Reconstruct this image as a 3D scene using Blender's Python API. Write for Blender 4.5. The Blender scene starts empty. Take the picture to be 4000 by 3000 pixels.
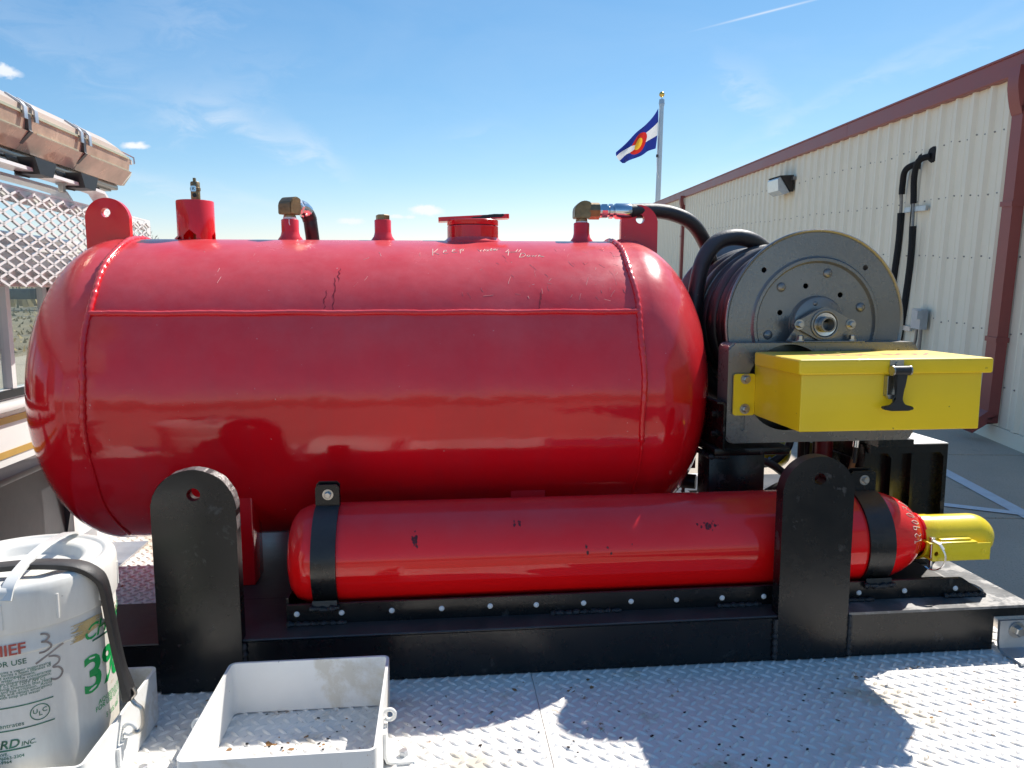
import bpy, bmesh, math, random
from mathutils import Vector, Matrix

random.seed(7)
PI = math.pi
R = math.radians
S = 0.8                      # everything below is laid out in units of 0.8 m; baked to metres at the end
HC = 1.02                    # camera height above the truck deck
sc = bpy.context.scene
COL = sc.collection

# ------------------------------------------------------------------ camera, sky, sun, exposure
cam_d = bpy.data.cameras.new('camera')
cam_d.sensor_width = 36.0
cam_d.lens = 36.0 * 2900 / 4000
cam_d.clip_start = 0.02
cam_d.clip_end = 2000
cam = bpy.data.objects.new('camera', cam_d)
COL.objects.link(cam)
right = Vector((0.995227, -0.097583, 0.0))
down = Vector((-0.017280, -0.176240, -0.984196))
fwd = Vector((0.096041, 0.979498, -0.177085))
cam.matrix_world = Matrix(((right.x, -down.x, -fwd.x, 0), (right.y, -down.y, -fwd.y, 0),
                           (right.z, -down.z, -fwd.z, HC * S), (0, 0, 0, 1)))
sc.camera = cam

SUN = Vector((0.646, 0.679, 0.959)).normalized()
elev = math.asin(SUN.z)
azim = math.atan2(SUN.x, SUN.y)          # from +Y towards +X

world = bpy.data.worlds.new('World')
sc.world = world
world.use_nodes = True
nt = world.node_tree
nt.nodes.clear()


class N:
    """small helper for node trees"""
    def __init__(self, tree):
        self.t = tree

    def new(self, typ, **kw):
        n = self.t.nodes.new(typ)
        for k, v in kw.items():
            setattr(n, k, v)
        return n

    def link(self, a, b):
        self.t.links.new(a, b)

    def put(self, sock, v):
        if hasattr(v, 'is_output') or isinstance(v, bpy.types.NodeSocket):
            self.t.links.new(v, sock)
        else:
            sock.default_value = v

    def m(self, op, a, b=0.0, c=0.0, clamp=False):
        n = self.new('ShaderNodeMath', operation=op, use_clamp=clamp)
        self.put(n.inputs[0], a)
        self.put(n.inputs[1], b)
        self.put(n.inputs[2], c)
        return n.outputs[0]

    def vm(self, op, a, b=(0, 0, 0)):
        n = self.new('ShaderNodeVectorMath', operation=op)
        self.put(n.inputs[0], a)
        self.put(n.inputs[1], b)
        return n.outputs['Value'] if op in ('DOT_PRODUCT', 'LENGTH', 'DISTANCE') else n.outputs[0]

    def ramp(self, fac, stops):
        n = self.new('ShaderNodeValToRGB')
        cr = n.color_ramp
        while len(cr.elements) < len(stops):
            cr.elements.new(0.5)
        for e, (p, c) in zip(cr.elements, stops):
            e.position = p
            e.color = (c, c, c, 1) if isinstance(c, (int, float)) else (*c, 1)
        self.put(n.inputs[0], fac)
        return n.outputs[0]

    def noise(self, vec, scale, detail=4, rough=0.55, dist=0.0):
        n = self.new('ShaderNodeTexNoise')
        n.inputs['Scale'].default_value = scale
        n.inputs['Detail'].default_value = detail
        n.inputs['Roughness'].default_value = rough
        n.inputs['Distortion'].default_value = dist
        if vec is not None:
            self.link(vec, n.inputs['Vector'])
        return n.outputs['Fac']

    def mix(self, fac, a, b):
        n = self.new('ShaderNodeMix', data_type='RGBA')
        self.put(n.inputs[0], fac)
        for s, v in ((n.inputs[6], a), (n.inputs[7], b)):
            if isinstance(v, bpy.types.NodeSocket):
                self.link(v, s)
            else:
                s.default_value = (*v, 1) if len(v) == 3 else v
        return n.outputs[2]

    def mapping(self, vec, scale=(1, 1, 1), rot=(0, 0, 0), loc=(0, 0, 0)):
        n = self.new('ShaderNodeMapping')
        n.inputs['Scale'].default_value = scale
        n.inputs['Rotation'].default_value = rot
        n.inputs['Location'].default_value = loc
        self.link(vec, n.inputs['Vector'])
        return n.outputs[0]


w = N(nt)
sky = w.new('ShaderNodeTexSky', sky_type='NISHITA')
sky.sun_disc = False
sky.sun_elevation = elev
sky.sun_rotation = azim
sky.altitude = 1600
sky.air_density = 1.0
sky.dust_density = 0.1
sky.ozone_density = 3.0
dirv = w.new('ShaderNodeTexCoord').outputs['Generated']
# clouds: each is a patch of the sky (centre, long axis tilt, half sizes in radians, strength, kind)
CLOUDS = [
    ((-0.200, 0.967, 0.140), -22, 0.075, 0.016, 0.42, 1), ((-0.150, 0.980, 0.125), -42, 0.05, 0.012, 0.35, 1),
    ((-0.270, 0.948, 0.166), 14, 0.07, 0.020, 0.26, 1), ((-0.250, 0.955, 0.205), 25, 0.10, 0.03, 0.16, 1),
    ((-0.330, 0.940, 0.078), -16, 0.10, 0.010, 0.40, 1), ((-0.225, 0.968, 0.062), -18, 0.07, 0.008, 0.28, 1),
    ((0.380, 0.905, 0.195), -40, 0.055, 0.018, 0.34, 1), ((0.480, 0.850, 0.190), 26, 0.16, 0.008, 0.24, 1),
    ((0.580, 0.790, 0.225), 18, 0.10, 0.010, 0.22, 1), ((0.430, 0.890, 0.120), 15, 0.12, 0.007, 0.25, 1),
    ((-0.30, 0.92, 0.27), 40, 0.10, 0.045, 0.20, 1), ((-0.43, 0.87, 0.24), -25, 0.12, 0.03, 0.2, 1),
    ((0.05, 0.98, 0.15), 10, 0.05, 0.012, 0.14, 1),
    ((-0.014, 0.999, 0.051), -3, 0.026, 0.0075, 1.1, 2), ((-0.346, 0.931, 0.119), 2, 0.017, 0.0050, 1.0, 2),
    ((-0.111, 0.993, 0.037), 0, 0.020, 0.0055, 0.8, 2), ((-0.450, 0.874, 0.184), 0, 0.018, 0.008, 0.9, 2),
    ((-0.053, 0.998, 0.043), 0, 0.014, 0.003, 0.8, 2), ((-0.035, 0.998, 0.043), 0, 0.008, 0.0035, 0.7, 2),
    ((0.383, 0.884, 0.2705), 9, 0.055, 0.0011, 0.55, 3),
]
sepc = w.new('ShaderNodeSeparateColor')
w.link(sky.outputs[0], sepc.inputs[0])
comb = w.new('ShaderNodeCombineColor')                            # how a phone camera renders a clear high-altitude sky
for k_, (e_, g_) in enumerate(((1.10, 0.565), (0.827, 0.977), (0.65, 1.49))):
    w.link(w.m('MULTIPLY', w.m('POWER', sepc.outputs[k_], e_), g_), comb.inputs[k_])
col = comb.outputs[0]
total = None
wisp = w.noise(w.mapping(dirv, scale=(9, 9, 22), rot=(0, 0.35, 0)), 2.2, 7, 0.62, 0.8)
wisp = w.ramp(wisp, [(0.30, 0.0), (0.68, 1.0)])
puff = w.noise(w.mapping(dirv, scale=(1, 1, 1.6)), 75, 4, 0.6, 0.0)
puff = w.ramp(puff, [(0.20, 0.0), (0.85, 1.0)])
for c, tilt, a, b, st, kind in CLOUDS:
    c = Vector(c).normalized()
    e1 = Vector((c.y, -c.x, 0)).normalized()
    e2 = e1.cross(c)
    if e2.z < 0:
        e2 = -e2
    u = e1 * math.cos(R(tilt)) + e2 * math.sin(R(tilt))
    v = -e1 * math.sin(R(tilt)) + e2 * math.cos(R(tilt))
    d = w.vm('SUBTRACT', dirv, tuple(c))
    p = w.m('DIVIDE', w.vm('DOT_PRODUCT', d, tuple(u)), a)
    q = w.m('DIVIDE', w.vm('DOT_PRODUCT', d, tuple(v)), b)
    if kind == 2:
        q = w.m('ADD', q, w.m('MULTIPLY', w.m('SUBTRACT', puff, 0.5), 1.2))
    if kind == 1:
        q = w.m('ADD', q, w.m('MULTIPLY', w.m('SUBTRACT', wisp, 0.5), 1.6))
    rr = w.m('ADD', w.m('POWER', w.m('ABSOLUTE', p), 2.0), w.m('POWER', w.m('ABSOLUTE', q), 2.0))
    g = w.m('EXPONENT', w.m('MULTIPLY', rr, -1.0))
    if kind == 1:
        g = w.m('MULTIPLY', g, w.m('MULTIPLY_ADD', wisp, 0.75, 0.25))
    if kind == 2:
        g = w.m('MULTIPLY', w.m('SUBTRACT', g, 0.35), 2.2, clamp=True)
    g = w.m('MULTIPLY', g, st * (0.72 if kind == 1 else 1.0))
    total = g if total is None else w.m('ADD', total, g)
total = w.m('MINIMUM', total, 1.0)
veil = w.m('MULTIPLY', w.ramp(w.noise(w.mapping(dirv, scale=(3, 3, 8)), 1.7, 6, 0.6, 0.5), [(0.42, 0.0), (0.8, 1.0)]), 0.06)
total = w.m('MAXIMUM', total, veil)
CLOUD_RADIANCE = (5.4, 5.6, 5.9, 1)
col = w.mix(total, col, CLOUD_RADIANCE)
bg = w.new('ShaderNodeBackground')
SKY_STRENGTH = 0.074
bg.inputs['Strength'].default_value = SKY_STRENGTH
w.link(col, bg.inputs['Color'])
out = w.new('ShaderNodeOutputWorld')
w.link(bg.outputs[0], out.inputs['Surface'])

sun_d = bpy.data.lights.new('sun', 'SUN')
sun_d.energy = 2.75
sun_d.angle = R(0.53)
sun_d.color = (1.0, 0.95, 0.88)
sun = bpy.data.objects.new('sun', sun_d)
COL.objects.link(sun)
sun.rotation_euler = SUN.to_track_quat('Z', 'Y').to_euler()

sc.view_settings.view_transform = 'Standard'
sc.view_settings.look = 'None'
sc.view_settings.gamma = 1.0
sc.view_settings.exposure = 1.27
sc.view_settings.use_curve_mapping = False
sc.render.engine = 'CYCLES'
sc.cycles.max_bounces = 8
sc.cycles.use_denoising = True

# ------------------------------------------------------------------ materials
MATS = {}


def mat(name, col, rough=0.5, metal=0.0, var=0.12, vs=6.0, bump=0.0, bs=80.0, coat=0.0, dust_sheen=None, specks=None,
        rvar=0.08, stains=None, streak=None, tint=None, spec=0.5, wave=None):
    """procedural paint / metal / rubber: mottled colour, uneven gloss, fine relief, dust lying on upward faces, specks, stains"""
    mt = bpy.data.materials.new(name)
    mt.use_nodes = True
    n = N(mt.node_tree)
    bs_ = mt.node_tree.nodes['Principled BSDF']
    co = n.new('ShaderNodeTexCoord').outputs['Object']
    big = n.noise(co, vs, 6, 0.6)
    lo = tuple(max(0, c * (1 - var)) for c in col)
    hi = tuple(min(1, c * (1 + var)) for c in (tint or col))
    c = n.mix(n.ramp(big, [(0.3, 0.0), (0.7, 1.0)]), lo, hi)
    fine = n.noise(co, vs * 9, 5, 0.65)
    rg = n.m('MULTIPLY_ADD', n.m('SUBTRACT', big, 0.5), rvar * 2, rough)
    rg = n.m('ADD', rg, n.m('MULTIPLY', n.m('SUBTRACT', fine, 0.5), rvar))
    if stains:                                    # (colour, threshold, scale)
        for scol, th, ss in stains:
            s = n.noise(n.mapping(co, loc=(ss, 3.1, 1.7)), ss, 7, 0.68, 0.3)
            f = n.ramp(s, [(th, 0.0), (min(1, th + 0.07), 1.0)])
            c = n.mix(f, c, scol)
            rg = n.m('ADD', rg, n.m('MULTIPLY', f, 0.2))
    if streak:                                    # (colour, strength, scale vec)
        scol, st, sv = streak
        s = n.noise(n.mapping(co, scale=sv), 1.0, 6, 0.65, 0.2)
        f = n.m('MULTIPLY', n.ramp(s, [(0.45, 0.0), (0.75, 1.0)]), st)
        c = n.mix(f, c, scol)
    if dust_sheen:                                      # (colour, amount)
        dcol, da = dust_sheen
        nz = n.new('ShaderNodeSeparateXYZ')
        n.link(n.new('ShaderNodeNewGeometry').outputs['Normal'], nz.inputs[0])
        up = n.ramp(nz.outputs['Z'], [(0.05, 0.0), (0.75, 1.0)])
        f = n.m('MULTIPLY', n.m('MULTIPLY', up, n.ramp(n.noise(co, vs * 1.7, 8, 0.7), [(0.25, 0.35), (0.7, 1.0)])), da)
        c = n.mix(f, c, dcol)
        rg = n.m('ADD', rg, n.m('MULTIPLY', f, 0.45))
    if specks:                                    # (colour, density 0-1, scale)
        kcol, den, ks = specks
        f = n.ramp(n.noise(co, ks, 3, 0.7), [(1 - den - 0.02, 0.0), (1 - den + 0.02, 1.0)])
        c = n.mix(f, c, kcol)
    n.link(c, bs_.inputs['Base Color'])
    bs_.inputs['Metallic'].default_value = metal
    rg = n.m('MAXIMUM', n.m('MINIMUM', rg, 1.0), 0.04)
    n.link(rg, bs_.inputs['Roughness'])
    bs_.inputs['Specular IOR Level'].default_value = spec
    if coat:
        bs_.inputs['Coat Weight'].default_value = coat
        bs_.inputs['Coat Roughness'].default_value = 0.04
    hgt = None
    if bump:
        b = n.new('ShaderNodeBump')
        b.inputs['Strength'].default_value = bump
        b.inputs['Distance'].default_value = 0.01
        n.link(n.noise(co, bs, 5, 0.6), b.inputs['Height'])
        hgt = b
    if wave:                                      # (strength, scale): slow unevenness of sheet metal
        b2 = n.new('ShaderNodeBump')
        b2.inputs['Strength'].default_value = wave[0]
        b2.inputs['Distance'].default_value = 0.05
        n.link(n.noise(co, wave[1], 2, 0.5), b2.inputs['Height'])
        if hgt:
            n.link(hgt.outputs[0], b2.inputs['Normal'])
        hgt = b2
    if hgt:
        n.link(hgt.outputs[0], bs_.inputs['Normal'])
        if coat:
            n.link(hgt.outputs[0], bs_.inputs['Coat Normal'])
    MATS[name] = mt
    return mt


DUST = (0.42, 0.34, 0.28)
M_red = mat('red_paint', (0.76, 0.006, 0.013), 0.06, 0, 0.07, 4, bump=0.03, bs=60, rvar=0.03, spec=0.55,
            dust_sheen=((0.82, 0.24, 0.25), 0.52), specks=((0.74, 0.30, 0.29), 0.262, 70), wave=(0.045, 9),
            streak=((0.50, 0.03, 0.04), 0.22, (16, 16, 1.2)))
M_cyl = mat('cylinder_red', (0.88, 0.006, 0.007), 0.05, 0, 0.05, 4, bump=0.010, bs=50, rvar=0.03, spec=0.45,
            dust_sheen=((0.62, 0.17, 0.19), 0.30), specks=((0.10, 0.02, 0.03), 0.215, 22))
M_black = mat('black_paint', (0.0075, 0.008, 0.0085), 0.27, 0, 0.3, 5, bump=0.05, bs=60,
              dust_sheen=((0.14, 0.13, 0.125), 0.45), specks=((0.07, 0.065, 0.06), 0.225, 34), spec=0.42, stains=[((0.05, 0.05, 0.05), 0.62, 14)], rvar=0.12)
M_plate = mat('dusty_glare_plate', (0.13, 0.13, 0.13), 0.36, 0.2, 0.25, 7, bump=0.15, bs=30, stains=[((0.26, 0.25, 0.24), 0.50, 9), ((0.05, 0.05, 0.05), 0.66, 20)])  # grime, plus sky and sun glare on black paint put into the lighter grey
M_weld = mat('black_weld', (0.02, 0.02, 0.022), 0.28, 0, 0.3, 40, bump=0.5, bs=150)
M_cut = mat('torch_cut_steel', (0.30, 0.29, 0.28), 0.42, 0.7, 0.3, 50, bump=0.4, bs=120)
M_galv = mat('galvanised_steel', (0.50, 0.52, 0.54), 0.38, 0.8, 0.18, 12, bump=0.05, bs=40, dust_sheen=(DUST, 0.25))
M_steel = mat('steel_bolt', (0.46, 0.44, 0.41), 0.30, 0.95, 0.12, 40)
M_brass = mat('old_brass', (0.28, 0.20, 0.10), 0.42, 0.75, 0.3, 25, bump=0.1, bs=90, dust_sheen=(DUST, 0.3))
M_chrome = mat('plated_fitting', (0.72, 0.72, 0.72), 0.18, 1.0, 0.06, 40)
M_rubber = mat('black_rubber', (0.020, 0.020, 0.021), 0.40, 0, 0.3, 8, bump=0.10, bs=110, dust_sheen=((0.17, 0.16, 0.15), 0.38),
               specks=((0.12, 0.11, 0.10), 0.27, 60))
M_grey = mat('hammered_grey_paint', (0.235, 0.23, 0.22), 0.27, 0.55, 0.12, 5, bump=0.07, bs=130, dust_sheen=(DUST, 0.2))
M_yellow = mat('yellow_paint', (0.95, 0.65, 0.012), 0.36, 0, 0.05, 4, bump=0.02, bs=60, coat=0.15,
               specks=((0.30, 0.20, 0.03), 0.29, 34), dust_sheen=((0.72, 0.58, 0.22), 0.35))
M_ycap = mat('yellow_cap_paint', (0.90, 0.69, 0.02), 0.28, 0, 0.06, 9, coat=0.3, bump=0.03, bs=60, specks=((0.3, 0.22, 0.03), 0.25, 60))
M_white = mat('white_paint', (0.83, 0.825, 0.79), 0.42, 0, 0.05, 7, bump=0.03, bs=70,
              stains=[((0.40, 0.25, 0.13), 0.665, 24), ((0.70, 0.66, 0.57), 0.56, 5)], specks=((0.12, 0.11, 0.10), 0.235, 42), dust_sheen=((0.62, 0.56, 0.46), 0.2))
M_cab = mat('cab_white_paint', (0.76, 0.75, 0.72), 0.25, 0, 0.04, 3, coat=0.3, dust_sheen=(DUST, 0.15))
M_gold = mat('gold_stripe', (0.55, 0.33, 0.07), 0.35, 0.2, 0.08, 20)
M_panel = mat('dark_grey_panel', (0.075, 0.075, 0.08), 0.42, 0.3, 0.25, 4, bump=0.04, bs=60, dust_sheen=(DUST, 0.25))
M_dark = mat('black_plastic', (0.012, 0.012, 0.013), 0.42, 0, 0.2, 20, bump=0.05, bs=100)
M_pail = mat('white_plastic', (0.84, 0.82, 0.75), 0.38, 0, 0.04, 5, bump=0.02, bs=60,
             stains=[((0.58, 0.46, 0.30), 0.655, 16), ((0.32, 0.27, 0.22), 0.68, 34)], streak=((0.50, 0.43, 0.37), 0.42, (13, 13, 3)))
M_handle = mat('milky_plastic', (0.74, 0.74, 0.70), 0.22, 0, 0.03, 20)
M_green = mat('green_print', (0.01, 0.36, 0.085), 0.42, 0, 0.08, 30)
M_dgreen = mat('faded_green_print', (0.04, 0.17, 0.10), 0.5, 0, 0.5, 60)
M_redprint = mat('faded_red_print', (0.50, 0.085, 0.06), 0.5, 0, 0.15, 40)
M_marker = mat('faded_marker', (0.32, 0.27, 0.24), 0.7, 0, 0.3, 60)
M_chalk = mat('scratched_writing', (0.85, 0.78, 0.62), 0.7, 0, 0.1, 60)
M_rustspot = mat('rust_spot', (0.34, 0.17, 0.06), 0.85, 0, 0.5, 60)
M_run = mat('dried_dirt', (0.30, 0.012, 0.018), 0.4, 0, 0.3, 40)
M_scratch = mat('scratched_paint', (0.74, 0.33, 0.30), 0.6, 0, 0.3, 30)
M_hose = mat('hose_rubber', (0.024, 0.022, 0.023), 0.36, 0, 0.3, 8, bump=0.12, bs=110, dust_sheen=((0.22, 0.21, 0.20), 0.5), specks=((0.14, 0.13, 0.12), 0.26, 50))  # pale tone on upward faces paints the sunlit highlights of the windings
M_tan = mat('torn_label_glue', (0.62, 0.45, 0.20), 0.75, 0, 0.25, 40, bump=0.1, bs=120)
M_lens = mat('amber_lens', (0.50, 0.35, 0.26), 0.14, 0.1, 0.25, 12, coat=0.6, dust_sheen=((0.60, 0.45, 0.33), 0.25),
             stains=[((0.60, 0.42, 0.30), 0.55, 7)])
M_lenstop = mat('faded_lens_top', (0.56, 0.46, 0.37), 0.40, 0, 0.06, 4, coat=0.15, dust_sheen=((0.58, 0.48, 0.38), 0.3))
M_trim = mat('pale_gold_trim', (0.62, 0.54, 0.34), 0.25, 0.5, 0.1, 30)
M_alu = mat('aluminium_extrusion', (0.30, 0.30, 0.29), 0.30, 0.9, 0.1, 20)
M_bare = mat('bare_steel_tread', (0.60, 0.60, 0.60), 0.4, 0.5, 0.1, 30)
M_siding = mat('cream_siding', (0.87, 0.80, 0.63), 0.45, 0, 0.03, 2, dust_sheen=(DUST, 0.2), streak=((0.72, 0.65, 0.50), 0.3, (3, 3, 0.35)))
M_trimred = mat('red_brown_trim', (0.27, 0.062, 0.054), 0.42, 0, 0.08, 3, dust_sheen=((0.30, 0.18, 0.15), 0.3))
M_roof = mat('roof_metal', (0.55, 0.52, 0.46), 0.5, 0.2, 0.06, 2)
M_bronze = mat('dark_bronze', (0.035, 0.028, 0.024), 0.45, 0.3, 0.15, 12)
M_foam = mat('black_pipe_foam', (0.010, 0.010, 0.011), 0.85, 0, 0.3, 30, bump=0.3, bs=90)
M_copper = mat('dull_copper', (0.25, 0.24, 0.23), 0.4, 0.8, 0.2, 20)
M_greybox = mat('grey_enamel_box', (0.42, 0.45, 0.47), 0.4, 0.3, 0.08, 20)
M_conc = mat('concrete', (0.50, 0.415, 0.32), 0.88, 0, 0.12, 1.3, bump=0.25, bs=70, specks=((0.30, 0.26, 0.21), 0.40, 110),
             stains=[((0.27, 0.245, 0.215), 0.62, 0.9)])
M_joint = mat('joint_sealant', (0.045, 0.042, 0.04), 0.8, 0, 0.2, 9)
M_field = mat('dry_field_earth', (0.30, 0.235, 0.15), 0.95, 0, 0.35, 0.35, bump=0.6, bs=3.0,
              stains=[((0.17, 0.145, 0.11), 0.52, 0.5), ((0.42, 0.34, 0.21), 0.60, 1.6)])
M_line = mat('white_line_paint', (0.68, 0.70, 0.72), 0.7, 0, 0.1, 12, stains=[((0.40, 0.38, 0.34), 0.66, 16)])
M_straw = mat('dry_grass', (0.43, 0.32, 0.16), 0.9, 0, 0.25, 3)
M_bark = mat('bark', (0.16, 0.12, 0.10), 0.9, 0, 0.25, 6)
M_pole = mat('brushed_pole', (0.55, 0.56, 0.57), 0.35, 0.8, 0.05, 5)
M_goldball = mat('gold_ball', (0.75, 0.50, 0.12), 0.25, 0.8, 0.05, 20)
M_redsteel = mat('red_pump_paint', (0.16, 0.012, 0.014), 0.4, 0, 0.2, 12)
M_tape = mat('thread_tape', (0.85, 0.85, 0.83), 0.6, 0, 0.03, 30)
M_rust = mat('rusty_rod', (0.22, 0.11, 0.05), 0.65, 0.4, 0.4, 30, bump=0.3, bs=80)
M_tyre = mat('tyre_rubber', (0.02, 0.02, 0.02), 0.8, 0, 0.2, 12)


def deck_material():
    mt = mat('white_deck_paint', (0.80, 0.77, 0.715), 0.42, 0, 0.06, 5, bump=0.05, bs=60,
             stains=[((0.36, 0.19, 0.08), 0.625, 24), ((0.64, 0.57, 0.46), 0.54, 3.2), ((0.33, 0.25, 0.17), 0.64, 60), ((0.06, 0.06, 0.06), 0.70, 30)],
             specks=((0.20, 0.17, 0.14), 0.30, 60))
    return mt


M_deck = deck_material()


def glass_material(name, tint=(0.9, 0.95, 0.93), rough=0.02, refl=1.0):
    mt = bpy.data.materials.new(name)
    mt.use_nodes = True
    n = N(mt.node_tree)
    mt.node_tree.nodes.clear()
    tr = n.new('ShaderNodeBsdfTransparent')
    tr.inputs[0].default_value = (*tint, 1)
    gl = n.new('ShaderNodeBsdfGlossy')
    gl.inputs['Roughness'].default_value = rough
    fr = n.new('ShaderNodeFresnel')
    fr.inputs[0].default_value = 1.45
    mx = n.new('ShaderNodeMixShader')
    bf = n.new('ShaderNodeNewGeometry').outputs['Backfacing']
    n.link(n.m('MULTIPLY_ADD', bf, 1 / 1.45 - 1.45, 1.45), fr.inputs[0])
    n.link(n.m('MULTIPLY', fr.outputs[0], refl, clamp=True), mx.inputs[0])
    n.link(tr.outputs[0], mx.inputs[1])
    n.link(gl.outputs[0], mx.inputs[2])
    o = n.new('ShaderNodeOutputMaterial')
    n.link(mx.outputs[0], o.inputs[0])
    return mt


M_glass = glass_material('window_glass', (0.93, 0.955, 0.945))
M_darkglass = mat('dark_glass', (0.02, 0.022, 0.025), 0.06, 0, 0.1, 3, coat=0.5)
M_lampglass = mat('frosted_lamp_glass', (0.55, 0.57, 0.57), 0.15, 0.1, 0.08, 20, coat=0.5)


def flag_material():
    mt = bpy.data.materials.new('flag_cloth')
    mt.use_nodes = True
    n = N(mt.node_tree)
    b = mt.node_tree.nodes['Principled BSDF']
    uv = n.new('ShaderNodeUVMap').outputs[0]
    sp = n.new('ShaderNodeSeparateXYZ')
    n.link(uv, sp.inputs[0])
    u, v = sp.outputs[0], sp.outputs[1]
    white = n.m('MULTIPLY', n.m('GREATER_THAN', v, 0.333), n.m('LESS_THAN', v, 0.667))
    c = n.mix(white, (0.018, 0.035, 0.26), (0.82, 0.82, 0.80))
    x = n.m('MULTIPLY', n.m('SUBTRACT', u, 0.49), 1.4)
    y = n.m('SUBTRACT', v, 0.5)
    r = n.m('SQRT', n.m('ADD', n.m('MULTIPLY', x, x), n.m('MULTIPLY', y, y)))
    ring = n.m('LESS_THAN', r, 0.335)
    open_ = n.m('MULTIPLY', n.m('GREATER_THAN', x, 0.0), n.m('LESS_THAN', n.m('ABSOLUTE', y), n.m('MULTIPLY', x, 0.5)))
    c = n.mix(n.m('MULTIPLY', ring, n.m('SUBTRACT', 1.0, open_)), c, (0.62, 0.03, 0.02))
    c = n.mix(n.m('LESS_THAN', r, 0.175), c, (0.85, 0.50, 0.04))
    n.link(c, b.inputs['Base Color'])
    b.inputs['Roughness'].default_value = 0.7
    # thin cloth lets some sunlight through
    tl = n.new('ShaderNodeBsdfTranslucent')
    n.link(c, tl.inputs[0])
    mx = n.new('ShaderNodeMixShader')
    mx.inputs[0].default_value = 0.45
    o = mt.node_tree.nodes['Material Output']
    n.link(b.outputs[0], mx.inputs[1])
    n.link(tl.outputs[0], mx.inputs[2])
    n.link(mx.outputs[0], o.inputs[0])
    return mt


M_flag = flag_material()

# ------------------------------------------------------------------ mesh helpers
def V(*a):
    return Vector(a if len(a) == 3 else a[0])


def frame_of(d):
    d = Vector(d).normalized()
    a = Vector((0, 0, 1)) if abs(d.z) < 0.9 else Vector((1, 0, 0))
    u = d.cross(a).normalized()
    return u, d.cross(u).normalized(), d


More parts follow.
